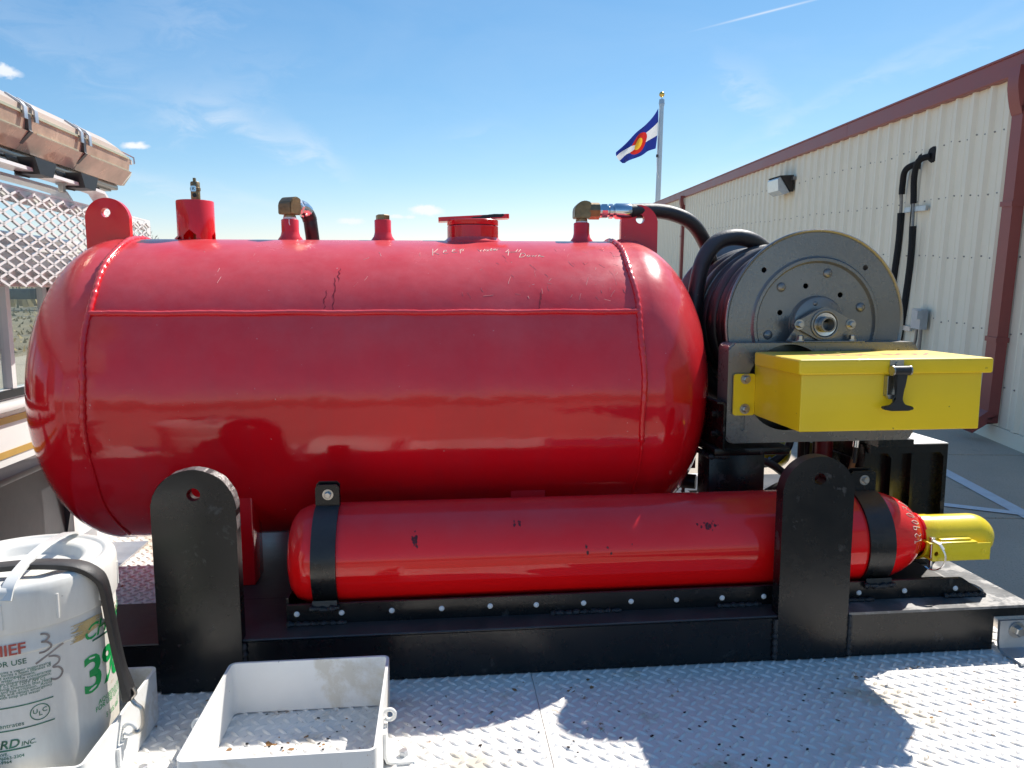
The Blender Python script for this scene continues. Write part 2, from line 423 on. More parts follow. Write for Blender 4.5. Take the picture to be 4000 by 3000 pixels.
class MB:
    """collects shapes into one mesh"""
    def __init__(self):
        self.bm = bmesh.new()
        self.uv = None

    def faces(self, vs, fs):
        vv = [self.bm.verts.new(v) for v in vs]
        for f in fs:
            try:
                self.bm.faces.new([vv[i] for i in f])
            except ValueError:
                pass
        return self

    def merge(self, b):
        me = bpy.data.meshes.new('tmp')
        b.to_mesh(me)
        b.free()
        self.bm.from_mesh(me)
        bpy.data.meshes.remove(me)
        return self

    def box(self, x0, x1, y0, y1, z0, z1, bev=0.0, seg=2, mtx=None):
        b = bmesh.new()
        bmesh.ops.create_cube(b, size=1)
        for v in b.verts:
            v.co = Vector(((x0 + x1) / 2 + v.co.x * (x1 - x0), (y0 + y1) / 2 + v.co.y * (y1 - y0), (z0 + z1) / 2 + v.co.z * (z1 - z0)))
        if bev:
            bmesh.ops.bevel(b, geom=list(b.edges), offset=bev, segments=seg, affect='EDGES', profile=0.5)
        if mtx is not None:
            bmesh.ops.transform(b, matrix=mtx, verts=b.verts)
        return self.merge(b)

    def cyl(self, p0, p1, r0, r1=None, n=24, cap=True):
        r1 = r0 if r1 is None else r1
        p0, p1 = Vector(p0), Vector(p1)
        u, v, d = frame_of(p1 - p0)
        vs = []
        for p, r in ((p0, r0), (p1, r1)):
            for i in range(n):
                a = 2 * PI * i / n
                vs.append(p + (u * math.cos(a) + v * math.sin(a)) * r)
        fs = [(i, (i + 1) % n, n + (i + 1) % n, n + i) for i in range(n)]
        if cap:
            fs += [tuple(range(n))[::-1], tuple(range(n, 2 * n))]
        return self.faces(vs, fs)

    def lathe(self, prof, org, axis, n=48, a0=0.0, a1=2 * PI):
        """prof: list of (radius, distance along axis)"""
        org = Vector(org)
        u, v, d = frame_of(axis)
        full = abs(a1 - a0 - 2 * PI) < 1e-6
        m = n if full else n + 1
        rings = []
        for r, h in prof:
            if r < 1e-6:
                rings.append([self.bm.verts.new(org + d * h)])
            else:
                rings.append([self.bm.verts.new(org + d * h + (u * math.cos(a0 + (a1 - a0) * i / n) + v * math.sin(a0 + (a1 - a0) * i / n)) * r) for i in range(m)])
        for A, B in zip(rings, rings[1:]):
            for i in range(n):
                j = (i + 1) % m
                if len(A) == 1 and len(B) == 1:
                    continue
                if len(A) == 1:
                    f = [A[0], B[j], B[i]]
                elif len(B) == 1:
                    f = [A[i], A[j], B[0]]
                else:
                    f = [A[i], A[j], B[j], B[i]]
                try:
                    self.bm.faces.new(f)
                except ValueError:
                    pass
        return self

    def tube(self, pts, r, n=10, closed=False, cap=True, sec=None, up=None):
        """sweep a round (or given 2-D section) along points; r may be a function of t"""
        pts = [Vector(p) for p in pts]
        k = len(pts)
        rf = r if callable(r) else (lambda t: r)
        tang = []
        for i in range(k):
            a = pts[(i - 1) % k] if (closed or i > 0) else pts[i]
            b = pts[(i + 1) % k] if (closed or i < k - 1) else pts[i]
            tang.append((b - a).normalized())
        if up is not None and not callable(up):
            u = Vector(up)
        else:
            u = frame_of(tang[0])[0]
        rings = []
        for i in range(k):
            t = tang[i]
            if callable(up):
                u = Vector(up(i / (k - 1)))
            u = (u - t * u.dot(t)).normalized()
            v = t.cross(u)
            rr = rf(i / max(1, k - 1))
            if sec:
                rings.append([self.bm.verts.new(pts[i] + (u * a + v * b) * rr) for a, b in sec])
            else:
                rings.append([self.bm.verts.new(pts[i] + (u * math.cos(2 * PI * j / n) + v * math.sin(2 * PI * j / n)) * rr) for j in range(n)])
        m = len(rings[0])
        for i in range(k if closed else k - 1):
            A, B = rings[i], rings[(i + 1) % k]
            for j in range(m):
                try:
                    self.bm.faces.new([A[j], A[(j + 1) % m], B[(j + 1) % m], B[j]])
                except ValueError:
                    pass
        if cap and not closed:
            for rg_ in (rings[0][::-1], rings[-1]):
                try:
                    self.bm.faces.new(rg_)
                except ValueError:
                    pass
        return self

    def prism(self, pts, org, u, v, depth):
        """outline pts (2-D) in plane u,v extruded along u x v by depth"""
        org, u, v = Vector(org), Vector(u), Vector(v)
        d = u.cross(v).normalized() * depth
        n = len(pts)
        vs = [org + u * a + v * b for a, b in pts] + [org + u * a + v * b + d for a, b in pts]
        fs = [tuple(range(n))[::-1], tuple(range(n, 2 * n))] + [(i, (i + 1) % n, n + (i + 1) % n, n + i) for i in range(n)]
        return self.faces(vs, fs)

    def plate_hole(self, outline, hc, hr, org, u, v, depth, n=48):
        """plate with a round hole; outline must be star-shaped about the hole centre"""
        org, u, v = Vector(org), Vector(u), Vector(v)
        d = u.cross(v).normalized() * depth
        angs = sorted(set([round(2 * PI * i / n, 5) for i in range(n)] +
                          [round(math.atan2(b - hc[1], a - hc[0]) % (2 * PI), 5) for a, b in outline]))
        m = len(outline)
        outer, inner = [], []
        for a in angs:
            ca, sa = math.cos(a), math.sin(a)
            best = None
            for i in range(m):
                x1, y1 = outline[i][0] - hc[0], outline[i][1] - hc[1]
                x2, y2 = outline[(i + 1) % m][0] - hc[0], outline[(i + 1) % m][1] - hc[1]
                den = ca * (y2 - y1) - sa * (x2 - x1)
                if abs(den) < 1e-12:
                    continue
                t = (x1 * (y2 - y1) - y1 * (x2 - x1)) / den
                s_ = (x1 * sa - y1 * ca) / den
                if t > 0 and -1e-5 <= s_ <= 1 + 1e-5 and (best is None or t > best):
                    best = t
            outer.append((hc[0] + ca * best, hc[1] + sa * best))
            inner.append((hc[0] + ca * hr, hc[1] + sa * hr))
        k = len(angs)
        P3 = lambda q, o: org + u * q[0] + v * q[1] + o
        z = Vector((0, 0, 0))
        vs = [P3(q, z) for q in outer] + [P3(q, z) for q in inner] + [P3(q, d) for q in outer] + [P3(q, d) for q in inner]
        fs = []
        for i in range(k):
            j = (i + 1) % k
            fs += [(i, i + k, j + k, j), (2 * k + i, 2 * k + j, 3 * k + j, 3 * k + i), (i, j, 2 * k + j, 2 * k + i), (k + i, 3 * k + i, 3 * k + j, k + j)]
        return self.faces(vs, fs)

    def dome(self, c, d, r, h, n=20, k=5):
        prof = [(r * math.cos(PI / 2 * i / k), h * math.sin(PI / 2 * i / k)) for i in range(k)] + [(0, h)]
        return self.lathe(prof, c, d, n)

    def bolt(self, c, d, r, h, washer=True):
        c = Vector(c)
        u, v, d = frame_of(d)
        if washer:
            self.cyl(c, c + d * h * 0.22, r * 1.55, n=24)
            c = c + d * h * 0.22
        pts = [c + (u * math.cos(PI / 3 * i + 0.3) + v * math.sin(PI / 3 * i + 0.3)) * r for i in range(6)]
        vs = pts + [p + d * h * 0.85 for p in pts] + [c + d * h + (p - c) * 0.8 for p in pts]
        fs = [(i, (i + 1) % 6, 6 + (i + 1) % 6, 6 + i) for i in range(6)] + [(6 + i, 6 + (i + 1) % 6, 12 + (i + 1) % 6, 12 + i) for i in range(6)] + [tuple(range(12, 18))]
        return self.faces(vs, fs)

    def build(self, name, material, parent=None, smooth=True, ang=35, label=None, fix=True):
        if fix:
            bmesh.ops.recalc_face_normals(self.bm, faces=self.bm.faces)
        off = Vector((0, 0, 0))
        p = parent
        while p is not None:
            off += p.location
            p = p.parent
        if off.length > 0:
            bmesh.ops.translate(self.bm, verts=self.bm.verts, vec=-off)
        me = bpy.data.meshes.new(name)
        self.bm.to_mesh(me)
        self.bm.free()
        return link_mesh(name, me, material, parent, smooth, ang, label)


def link_mesh(name, me, material, parent=None, smooth=True, ang=35, label=None):
    if smooth:
        me.shade_smooth()
        me.set_sharp_from_angle(angle=R(ang))
    me.materials.append(material)
    o = bpy.data.objects.new(name, me)
    COL.objects.link(o)
    if parent is not None:
        o.parent = parent
    if label:
        o['label'] = label
    return o


TRUCK = []                   # top-level things that ride on the truck (tilted with it at the end)


def thing(name, label, cat, loc, group=None, truck=True):
    o = bpy.data.objects.new(name, None)
    o.empty_display_size = 0.05
    COL.objects.link(o)
    o.location = loc
    o['label'] = label
    o['category'] = cat
    if group:
        o['group'] = group
    if truck:
        TRUCK.append(o)
    return o


def struct(o):
    o['kind'] = 'structure'
    return o


def copy_tree(o, loc=None, label=None):
    def cp(a, parent):
        c = a.copy()
        COL.objects.link(c)
        c.parent = parent
        for ch in list(a.children):
            cp(ch, c)
        return c
    c = cp(o, o.parent)
    if loc is not None:
        c.location = loc
    if label:
        c['label'] = label
    if o in TRUCK:
        TRUCK.append(c)
    return c


def cut(o, cutters):
    """real holes: subtract the cutter bmeshes from o"""
    b = MB()
    for c in cutters:
        b.merge(c.bm)
    off = Vector((0, 0, 0))
    p = o.parent
    while p is not None:
        off += p.location
        p = p.parent
    bmesh.ops.recalc_face_normals(b.bm, faces=b.bm.faces)
    bmesh.ops.translate(b.bm, verts=b.bm.verts, vec=-off)
    me = bpy.data.meshes.new('cutter')
    b.bm.to_mesh(me)
    b.bm.free()
    co = bpy.data.objects.new('cutter', me)
    COL.objects.link(co)
    co.parent = o.parent
    md = o.modifiers.new('cut', 'BOOLEAN')
    md.object = co
    md.operation = 'DIFFERENCE'
    md.solver = 'EXACT'
    bpy.context.view_layer.update()
    dg = bpy.context.evaluated_depsgraph_get()
    new = bpy.data.meshes.new_from_object(o.evaluated_get(dg))
    o.modifiers.clear()
    old = o.data
    new.name = old.name
    o.data = new
    new.shade_smooth()
    new.set_sharp_from_angle(angle=R(35))
    bpy.data.objects.remove(co)
    bpy.data.meshes.remove(me)


def arc(cx, cy, r, a0, a1, n):
    return [(cx + r * math.cos(R(a0 + (a1 - a0) * i / n)), cy + r * math.sin(R(a0 + (a1 - a0) * i / n))) for i in range(n + 1)]


def rrect(x0, x1, y0, y1, r, n=5):
    return arc(x1 - r, y0 + r, r, -90, 0, n) + arc(x1 - r, y1 - r, r, 0, 90, n) + arc(x0 + r, y1 - r, r, 90, 180, n) + arc(x0 + r, y0 + r, r, 180, 270, n)


def smooth_path(pts, k=8):
    """Catmull-Rom through the points"""
    P = [Vector(p) for p in pts]
    P = [P[0] * 2 - P[1]] + P + [P[-1] * 2 - P[-2]]
    o = []
    for i in range(1, len(P) - 2):
        for j in range(k):
            t = j / k
            a, b, c, d = P[i - 1], P[i], P[i + 1], P[i + 2]
            o.append(0.5 * ((2 * b) + (c - a) * t + (2 * a - 5 * b + 4 * c - d) * t * t + (3 * b - a - 3 * c + d) * t ** 3))
    o.append(P[-2])
    return o


def text_mesh(body, size, fn, name, material, parent, bold=0.0, shear=0.0, align='LEFT', step=None, label=None, space=1.0, outline=0.0):
    """flat print: letters turned into a mesh and laid on a surface by fn(x, y) -> point"""
    cu = bpy.data.curves.new('txt', 'FONT')
    cu.body = body
    cu.size = size
    cu.shear = shear
    cu.offset = bold * size
    cu.align_x = align
    cu.space_character = space
    cu.resolution_u = 3
    ob = bpy.data.objects.new('txt', cu)
    COL.objects.link(ob)
    bpy.context.view_layer.update()
    dg = bpy.context.evaluated_depsgraph_get()
    me = bpy.data.meshes.new_from_object(ob.evaluated_get(dg))
    bpy.data.objects.remove(ob)
    bpy.data.curves.remove(cu)
    b = bmesh.new()
    b.from_mesh(me)
    bpy.data.meshes.remove(me)
    if step:
        xs = [v.co.x for v in b.verts]
        x = min(xs) + step
        while x < max(xs):
            g = list(b.verts) + list(b.edges) + list(b.faces)
            bmesh.ops.bisect_plane(b, geom=g, plane_co=(x, 0, 0), plane_no=(1, 0, 0))
            x += step
    for v in b.verts:
        v.co = fn(v.co.x, v.co.y)
    mb = MB()
    mb.bm = b
    return mb.build(name, material, parent, smooth=False, label=label, fix=False)

# ------------------------------------------------------------------ the setting: ground, lot, building
G = HC - 1.95                                     # ground level
AZ = R(7.65)
WD = Vector((math.sin(AZ), math.cos(AZ), 0))      # along the building wall
WN = Vector((math.cos(AZ), -math.sin(AZ), 0))     # from the truck towards the wall
WL = 4.77                                         # distance of the wall


def bw(s, d, z):
    """point s along the wall, d out from it towards the truck, height z"""
    return WD * s + WN * (WL - d) + Vector((0, 0, z))


mb = MB()
mb.faces([(-700, -700, G - 0.13), (700, -700, G - 0.13), (700, 900, G - 0.13), (-700, 900, G - 0.13)], [(0, 1, 2, 3)])
struct(mb.build('ground', M_field, smooth=False))

# concrete lot cast in slabs with open joints
lot = bpy.data.objects.new('concrete_lot', None)
COL.objects.link(lot)
struct(lot)
SS, SD = 1.76, 4.45
slab_mb = MB()
slab_mb.box(-SS / 2 + 0.007, SS / 2 - 0.007, -SD / 2 + 0.007, SD / 2 - 0.007, -0.12, 0.0, bev=0.006, seg=1)
slab0 = slab_mb.build('slab', M_conc, lot, smooth=False)
base = MB()
cs = [bw(s, d, G - 0.03) for s, d in ((-16, -2), (44, -2), (44, 14), (-16, 14))]
struct(base.faces(cs, [(0, 1, 2, 3)]).build('joint_bed', M_joint, smooth=False))
first = True
for i in range(-8, 24):
    for j in range(-1, 3):
        s = 7.12 + (i + 0.5) * SS - 7.04
        d = 1.12 + (j + 0.5) * SD
        o = slab0 if first else slab0.copy()
        if not first:
            COL.objects.link(o)
        first = False
        o.location = bw(s, d, G + random.uniform(-0.002, 0.002))
        o.rotation_euler = (0, 0, PI / 2 - AZ)

# painted parking lines
line = MB()
line.faces([bw(3.5, 1.04, G + 0.006), bw(9.0, 1.10, G + 0.006), bw(9.0, 1.22, G + 0.006), bw(3.5, 1.16, G + 0.006)], [(0, 1, 2, 3)])
struct(line.build('painted_line', M_line, smooth=False))
line = MB()
a, b = Vector((3.62, 5.30, G + 0.008)), Vector((4.52, 4.805, G + 0.008))
nn = Vector((-(b - a).y, (b - a).x, 0)).normalized() * 0.042
line.faces([a - nn, b - nn, b + nn, a + nn], [(0, 1, 2, 3)])
struct(line.build('painted_line', M_line, smooth=False))

# metal building
bld = thing('metal_building', 'long cream ribbed metal building with red brown eave trim and downspouts', 'building', bw(8, 0, G), truck=False)
PW = 0.99
prof = [(0.0, 0.0)]
for k in range(3):
    x = 0.165 + 0.33 * k
    prof += [(x - 0.052, 0.0), (x - 0.020, 0.038), (x + 0.020, 0.038), (x + 0.052, 0.0), (x + 0.125, 0.0), (x + 0.135, 0.006), (x + 0.155, 0.006), (x + 0.165, 0.0)]
prof[-1] = (0.99, 0.0)
s_start, n_pan = -3.0, 37
pm = MB()
zs = (G + 0.16, 2.72)
vs, fs = [], []
for z in zs:
    for x, d in prof:
        vs.append(bw(s_start + x, d, z))
k = len(prof)
fs = [(i, i + 1, k + i + 1, k + i) for i in range(k - 1)]
pm.faces(vs, fs)
panel0 = pm.build('wall_panel', M_siding, bld, smooth=False)
for i in range(1, n_pan):
    o = panel0.copy()
    COL.objects.link(o)
    o.location = panel0.location + WD * PW * i
s_end = s_start + n_pan * PW
# screws in rows
scw = MB()
for z in (-0.35, 0.20, 0.95, 1.62, 2.25):
    for i in range(n_pan * 3):
        s = s_start + 0.165 + 0.33 * i
        if s > 22:
            break
        for ds in (-0.085, 0.085):
            p = bw(s + ds, 0.0, z + random.uniform(-0.02, 0.02))
            scw.cyl(p, p - WN * 0.012, 0.010, 0.007, n=6)
o = scw.build('screws', M_copper, bld)
o['kind'] = 'stuff'


def wbox(m, s0, s1, d0, d1, z0, z1):
    m.faces([bw(s0, d0, z0), bw(s1, d0, z0), bw(s1, d1, z0), bw(s0, d1, z0), bw(s0, d0, z1), bw(s1, d0, z1), bw(s1, d1, z1), bw(s0, d1, z1)],
            [(3, 2, 1, 0), (4, 5, 6, 7), (0, 1, 5, 4), (1, 2, 6, 5), (2, 3, 7, 6), (3, 0, 4, 7)])
    return m


m = MB()
wbox(m, s_start, s_end, -0.10, -0.003, G, 2.72)
wbox(m, s_end - 0.05, s_end, -18, -0.11, G, 2.6)
m.build('inner_wall', M_siding, bld, smooth=False)
m = MB()
wbox(m, s_start - 0.05, s_end + 0.02, 0.001, 0.030, G, G + 0.155)
m.build('base_trim', M_siding, bld, smooth=False)
# eave gutter in 6 m lengths
gs = s_start - 0.1
cuts = [gs, 4.4, 12.0, 19.9, 27.5, s_end + 0.1]
for a, b in zip(cuts, cuts[1:]):
    m = MB()
    pr = [(0.0, 2.715), (0.075, 2.715), (0.085, 2.73), (0.085, 2.91), (0.10, 2.918), (0.10, 2.938), (0.08, 2.938), (0.0, 2.942)]
    n_ = len(pr)
    vs = [bw(a + 0.003, d, z) for d, z in pr] + [bw(b - 0.003, d, z) for d, z in pr]
    m.faces(vs, [tuple(range(n_))[::-1], tuple(range(n_, 2 * n_))] + [(i, (i + 1) % n_, n_ + (i + 1) % n_, n_ + i) for i in range(n_)])
    m.build('gutter', M_trimred, bld, smooth=False)
m = MB()
m.faces([bw(s_start, 0.05, 2.943), bw(s_end, 0.05, 2.943), bw(s_end, -9, 3.66), bw(s_start, -9, 3.66), bw(s_end, -18, 2.905), bw(s_start, -18, 2.905)],
        [(0, 1, 2, 3), (3, 2, 4, 5)])
m.build('roof', M_roof, bld, smooth=False)


def downspout(s, wid, label):
    m = MB()
    h = wid / 2
    sec = [(-h, -0.055), (h, -0.055), (h, 0.055), (-h, 0.055)]
    pth = [bw(s, 0.145, 2.76), bw(s, 0.15, 2.58), bw(s, 0.10, 2.36), bw(s, 0.075, 2.26), bw(s, 0.075, G + 0.42), bw(s, 0.10, G + 0.28), bw(s, 0.30, G + 0.13)]
    m.tube(smooth_path(pth, 4), 1.0, sec=sec, up=WD)
    o = m.build('downspout', M_trimred, bld, ang=40, label=label)
    for z in (1.45, 0.1):
        b = MB()
        wbox(b, s - h - 0.012, s + h + 0.012, 0.012, 0.142, z, z + 0.05)
        b.build('strap', M_trimred, o, smooth=False)


downspout(7.74, 0.17, 'square red brown downspout nearest the truck')
downspout(25.0, 0.20, 'distant red brown downspout seen past the tank')

# things fixed on the wall
lamp = thing('wall_lamp', 'dark wedge shaped wall pack lamp with frosted lens on cream siding', 'wall lamp', bw(14.8, 0.04, 2.24), truck=False)
m = MB()
pr = [(0.05, 2.40), (0.30, 2.39), (0.10, 2.10), (0.05, 2.10)]
vs = [bw(14.42, d, z) for d, z in pr] + [bw(15.15, d, z) for d, z in pr]
m.faces(vs, [(0, 1, 2, 3), (7, 6, 5, 4)] + [(i, (i + 1) % 4, 4 + (i + 1) % 4, 4 + i) for i in (0, 2, 3)])
m.build('housing', M_bronze, lamp, smooth=False)
m = MB()
pr = [(0.285, 2.375), (0.33, 2.33), (0.31, 2.12), (0.20, 2.05), (0.10, 2.09)]
n_ = 5
vs = [bw(14.46, d, z) for d, z in pr] + [bw(15.11, d, z) for d, z in pr]
m.faces(vs, [tuple(range(n_)), tuple(range(n_, 2 * n_))[::-1]] + [(i, (i + 1) % n_, n_ + (i + 1) % n_, n_ + i) for i in range(n_)])
m.build('lens', M_lampglass, lamp, ang=25)
m = MB()
wbox(m, 14.30, 14.43, 0.04, 0.10, 2.30, 2.36)
m.build('conduit_stub', M_copper, lamp, smooth=False)


def insulated_pipe(port, pts, gap, label):
    t = thing('insulated_pipe', label, 'pipe', bw(pts[0][0], 0.05, pts[-1][2]), group='insulated refrigerant pipes on the wall', truck=False)
    P_ = smooth_path([bw(*p) for p in pts], 8)
    k = len(P_)
    g0, g1 = int(k * gap[0]), int(k * gap[1])
    MB().tube(P_[:g0], 0.038, n=10).build('foam_sleeve', M_foam, t)
    MB().tube(P_[g1:], 0.042, n=10).build('foam_sleeve', M_foam, t)
    MB().tube(P_[g0 - 2:g1 + 2], 0.018, n=8).build('bare_pipe', M_copper, t)
    MB().cyl(bw(*port), bw(port[0], port[1] + 0.025, port[2]), 0.10, 0.085, n=20).build('wall_collar', M_foam, t)
    MB().tube([p + WD * 0.05 - WN * (0.01 * math.sin(i * 0.5)) for i, p in enumerate(P_)], 0.008, n=5).build('control_wire', M_dark, t)
    return t


insulated_pipe((9.79, 0.0, 2.116), [(9.79, 0.03, 2.10), (9.93, 0.12, 2.03), (10.03, 0.10, 1.85), (10.05, 0.08, 1.5), (10.06, 0.07, 1.1), (10.14, 0.07, 0.3), (10.2, 0.07, -0.85)],
               (0.42, 0.50), 'black insulated pipe curving down from the lower wall port')
insulated_pipe((9.53, 0.0, 2.165), [(9.53, 0.03, 2.15), (9.62, 0.12, 2.10), (9.74, 0.10, 1.92), (9.74, 0.08, 1.6), (9.70, 0.07, 1.0), (9.74, 0.07, 0.4), (9.90, 0.07, -0.85)],
               (0.53, 0.59), 'black insulated pipe curving down from the upper wall port')
for z, s0, s1, lab in ((1.53, 9.44, 9.98, 'upper steel strut bracket behind the insulated pipes'), (0.04, 9.55, 10.12, 'lower steel strut bracket behind the insulated pipes')):
    m = MB()
    wbox(m, s0, s1, 0.041, 0.075, z - 0.03, z + 0.03)
    o = m.build('strut_bracket', M_galv, smooth=False)
    o['label'], o['category'], o['group'] = lab, 'bracket', 'strut brackets on the wall'
jb = thing('junction_box', 'grey electrical junction box with flip cover and two conduits', 'junction box', bw(9.28, 0.04, 0.0), truck=False)
m = MB()
wbox(m, 9.20, 9.42, 0.041, 0.13, 0.07, 0.31)
m.build('box', M_greybox, jb, smooth=False)
m = MB()
wbox(m, 9.16, 9.27, 0.131, 0.19, 0.20, 0.30)
m.build('flip_cover', M_greybox, jb, smooth=False)
MB().tube(smooth_path([bw(9.26, 0.08, 0.07), bw(9.26, 0.08, -0.25), bw(9.28, 0.08, -0.85)], 5), 0.02, n=8).build('conduit', M_copper, jb)
MB().tube(smooth_path([bw(9.36, 0.08, 0.07), bw(9.37, 0.08, -0.1), bw(9.46, 0.08, -0.25), bw(9.55, 0.08, -0.32)], 6), 0.018, n=8).build('conduit', M_copper, jb)

# flagpole and flag
fp = thing('flagpole', 'silver flagpole with gold ball finial beyond the building', 'flagpole', (11.2, 38, G), truck=False)
MB().cyl((11.17, 38, G), (11.23, 38, 8.12), 0.15, 0.115, n=16).build('pole', M_pole, fp)
m = MB()
m.cyl((11.23, 38, 8.12), (11.23, 38, 8.20), 0.13, 0.13, n=16)
m.cyl((11.23, 38, 8.20), (11.23, 38, 8.43), 0.15, 0.13, n=10)
m.cyl((11.23, 38, 8.43), (11.23, 38, 8.56), 0.025, n=8)
m.build('truck_cap', M_pole, fp)
m = MB()
bmesh.ops.create_uvsphere(m.bm, u_segments=20, v_segments=12, radius=0.135, matrix=Matrix.Translation((11.22, 38, 8.66)))
m.build('finial', M_goldball, fp)
MB().tube([(11.10, 37.84, 8.15), (11.04, 37.83, 7.0), (11.02, 37.83, 5.5), (11.05, 37.83, 4.9), (11.18, 37.85, 4.6)], 0.014, n=5).build('halyard', M_white, fp)
MB().box(10.98, 11.07, 37.78, 37.86, 5.62, 5.76, bev=0.01).build('snap_weight', M_bronze, fp)
top = smooth_path([(11.06, 38, 8.0), (10.44, 38, 7.20), (9.70, 38, 6.60), (9.0, 38, 5.84)], 10)
bot = smooth_path([(10.99, 38, 6.07), (10.37, 38, 5.81), (9.72, 38, 5.47), (9.12, 38, 5.28)], 10)
me = bpy.data.meshes.new('flag')
nu, nv = len(top), 15
vs, uvs = [], []
for i in range(nu):
    for j in range(nv):
        t, f = j / (nv - 1), i / (nu - 1)
        p = top[i].lerp(bot[i], t)
        p = p + Vector((0.05 * math.sin(f * 11 + t * 3), 0.30 * f * math.sin(f * 9 - t * 4.2) - 0.2 * f, 0.04 * math.sin(f * 13 + t * 6) * f))
        vs.append(p)
        uvs.append((f, 1 - t))
fs = [(i * nv + j, i * nv + j + 1, (i + 1) * nv + j + 1, (i + 1) * nv + j) for i in range(nu - 1) for j in range(nv - 1)]
me.from_pydata(vs, [], fs)
ul = me.uv_layers.new(name='UVMap')
for l in me.loops:
    ul.data[l.index].uv = uvs[l.vertex_index]
fl = link_mesh('flag', me, M_flag, ang=180)
fl['label'] = 'waving blue and white striped flag with red C around gold disc'
fl['category'] = 'flag'

# far side of the field, seen through the truck's cab window
gr = MB()
for i in range(1500):
    x, y = random.uniform(-32, -8), random.uniform(29, 37)
    h = random.uniform(0.35, 0.75)
    a = random.uniform(0, PI)
    dx, dy = math.cos(a) * 0.10, math.sin(a) * 0.10
    l = random.uniform(-0.15, 0.15)
    gr.faces([(x - dx, y - dy, G - 0.13), (x + dx, y + dy, G - 0.13), (x + l, y + l, G - 0.13 + h)], [(0, 1, 2)])
o = gr.build('grass', M_straw, smooth=False, fix=False)
o['kind'] = 'stuff'
tuft = MB()
for i in range(2600):
    x, y = random.uniform(-20, -3.5), random.uniform(7.5, 28)
    if (Vector((x, y, 0)).dot(WN)) > WL - 9.8 - 0.2 and y < 45 and x > -8:
        pass
    h = random.uniform(0.03, 0.14)
    a = random.uniform(0, PI)
    dx, dy = math.cos(a) * 0.05, math.sin(a) * 0.05
    if Vector((x, y, 0)).dot(WN) > WL - 14.5:
        continue
    tuft.faces([(x - dx, y - dy, G - 0.14), (x + dx, y + dy, G - 0.14), (x + random.uniform(-0.1, 0.1), y, G - 0.13 + h)], [(0, 1, 2)])
o = tuft.build('dry_weeds', M_straw, smooth=False, fix=False)
o['kind'] = 'stuff'
bar = thing('rail_barrier', 'low black barrier rail along the far edge of the dry field', 'barrier', (-18, 28, G - 0.13), truck=False)
MB().box(-38, -4, 27.9, 28.1, G + 0.25, G + 0.62, bev=0.03).build('rail', M_panel, bar)
for x in range(-37, -4, 4):
    MB().box(x - 0.07, x + 0.07, 28.12, 28.26, G - 0.14, G + 0.7).build('post', M_panel, bar, smooth=False)


def bare_tree(x, y, h, seed, label):
    rnd = random.Random(seed)
    t = thing('bare_tree', label, 'tree', (x, y, G - 0.13), group='bare trees on the skyline', truck=False)
    tr = MB()
    br = MB()

    def grow(m, p, d, l, r, lev):
        q = p + d * l
        mid = p.lerp(q, 0.5) + Vector((rnd.uniform(-1, 1), rnd.uniform(-1, 1), 0)) * l * 0.06
        m.tube([p, mid, q], lambda t_: r * (1 - 0.4 * t_), n=5 if lev > 1 else 7)
        if lev == 5:
            return
        for k_ in range(3 if lev < 3 else 2):
            nd = (d + Vector((rnd.uniform(-1, 1), rnd.uniform(-1, 1), rnd.uniform(-0.25, 0.7))) * 0.75).normalized()
            grow(br, p.lerp(q, rnd.uniform(0.6, 1.0)), nd, l * rnd.uniform(0.55, 0.8), r * 0.58, lev + 1)
    grow(tr, Vector((x, y, G - 0.13)), Vector((0.05, 0, 1)).normalized(), h * 0.3, h * 0.022, 0)
    tr.build('trunk', M_bark, t)
    br.build('crown', M_bark, t, smooth=False)


for i, (x, y, h, lab) in enumerate(((-20.3, 54, 5.6, 'tallest bare tree on the skyline beyond the cab roof'), (-18.4, 57, 4.4, 'thin bare tree right of the tallest one'),
                                    (-24.5, 40, 4.2, 'bare tree whose trunk shows through the cab window'), (-27.5, 41, 4.6, 'bare tree at the window edge beyond the dry field'),
                                    (-22.0, 44, 3.9, 'short bare tree behind the tall dry grass'))):
    bare_tree(x, y, h, 31 + i, lab)


# ------------------------------------------------------------------ the truck (truck frame: x along the bed, y across it away from us, z up from the deck)
DX0, DX1, DY0, DY1 = -1.52, 1.693, 1.36, 4.05
truck = thing('flatbed_truck', 'white flatbed truck with diamond plate deck and mesh headache rack behind its cab', 'truck', (0.3, 2.7, G - 0.03))


def seam_x(y):
    return 0.0 + 0.02 * (y - 1.4)


for name, x0, x1 in (('deck_plate', DX0, 0.2350), ('deck_plate', 0.2368, DX1)):
    MB().box(x0, x1, DY0, DY1, -0.012, 0.0).build(name, M_deck, truck, smooth=False)
MB().box(DX0, DX1, DY0 + 0.001, DY1 - 0.001, -0.16, -0.0125).build('deck_edge', M_white, truck, smooth=False)
for y in (2.2, 3.2):
    MB().box(-4.6, DX1, y - 0.05, y + 0.05, -0.45, -0.165).build('chassis_rail', M_dark, truck, smooth=False)

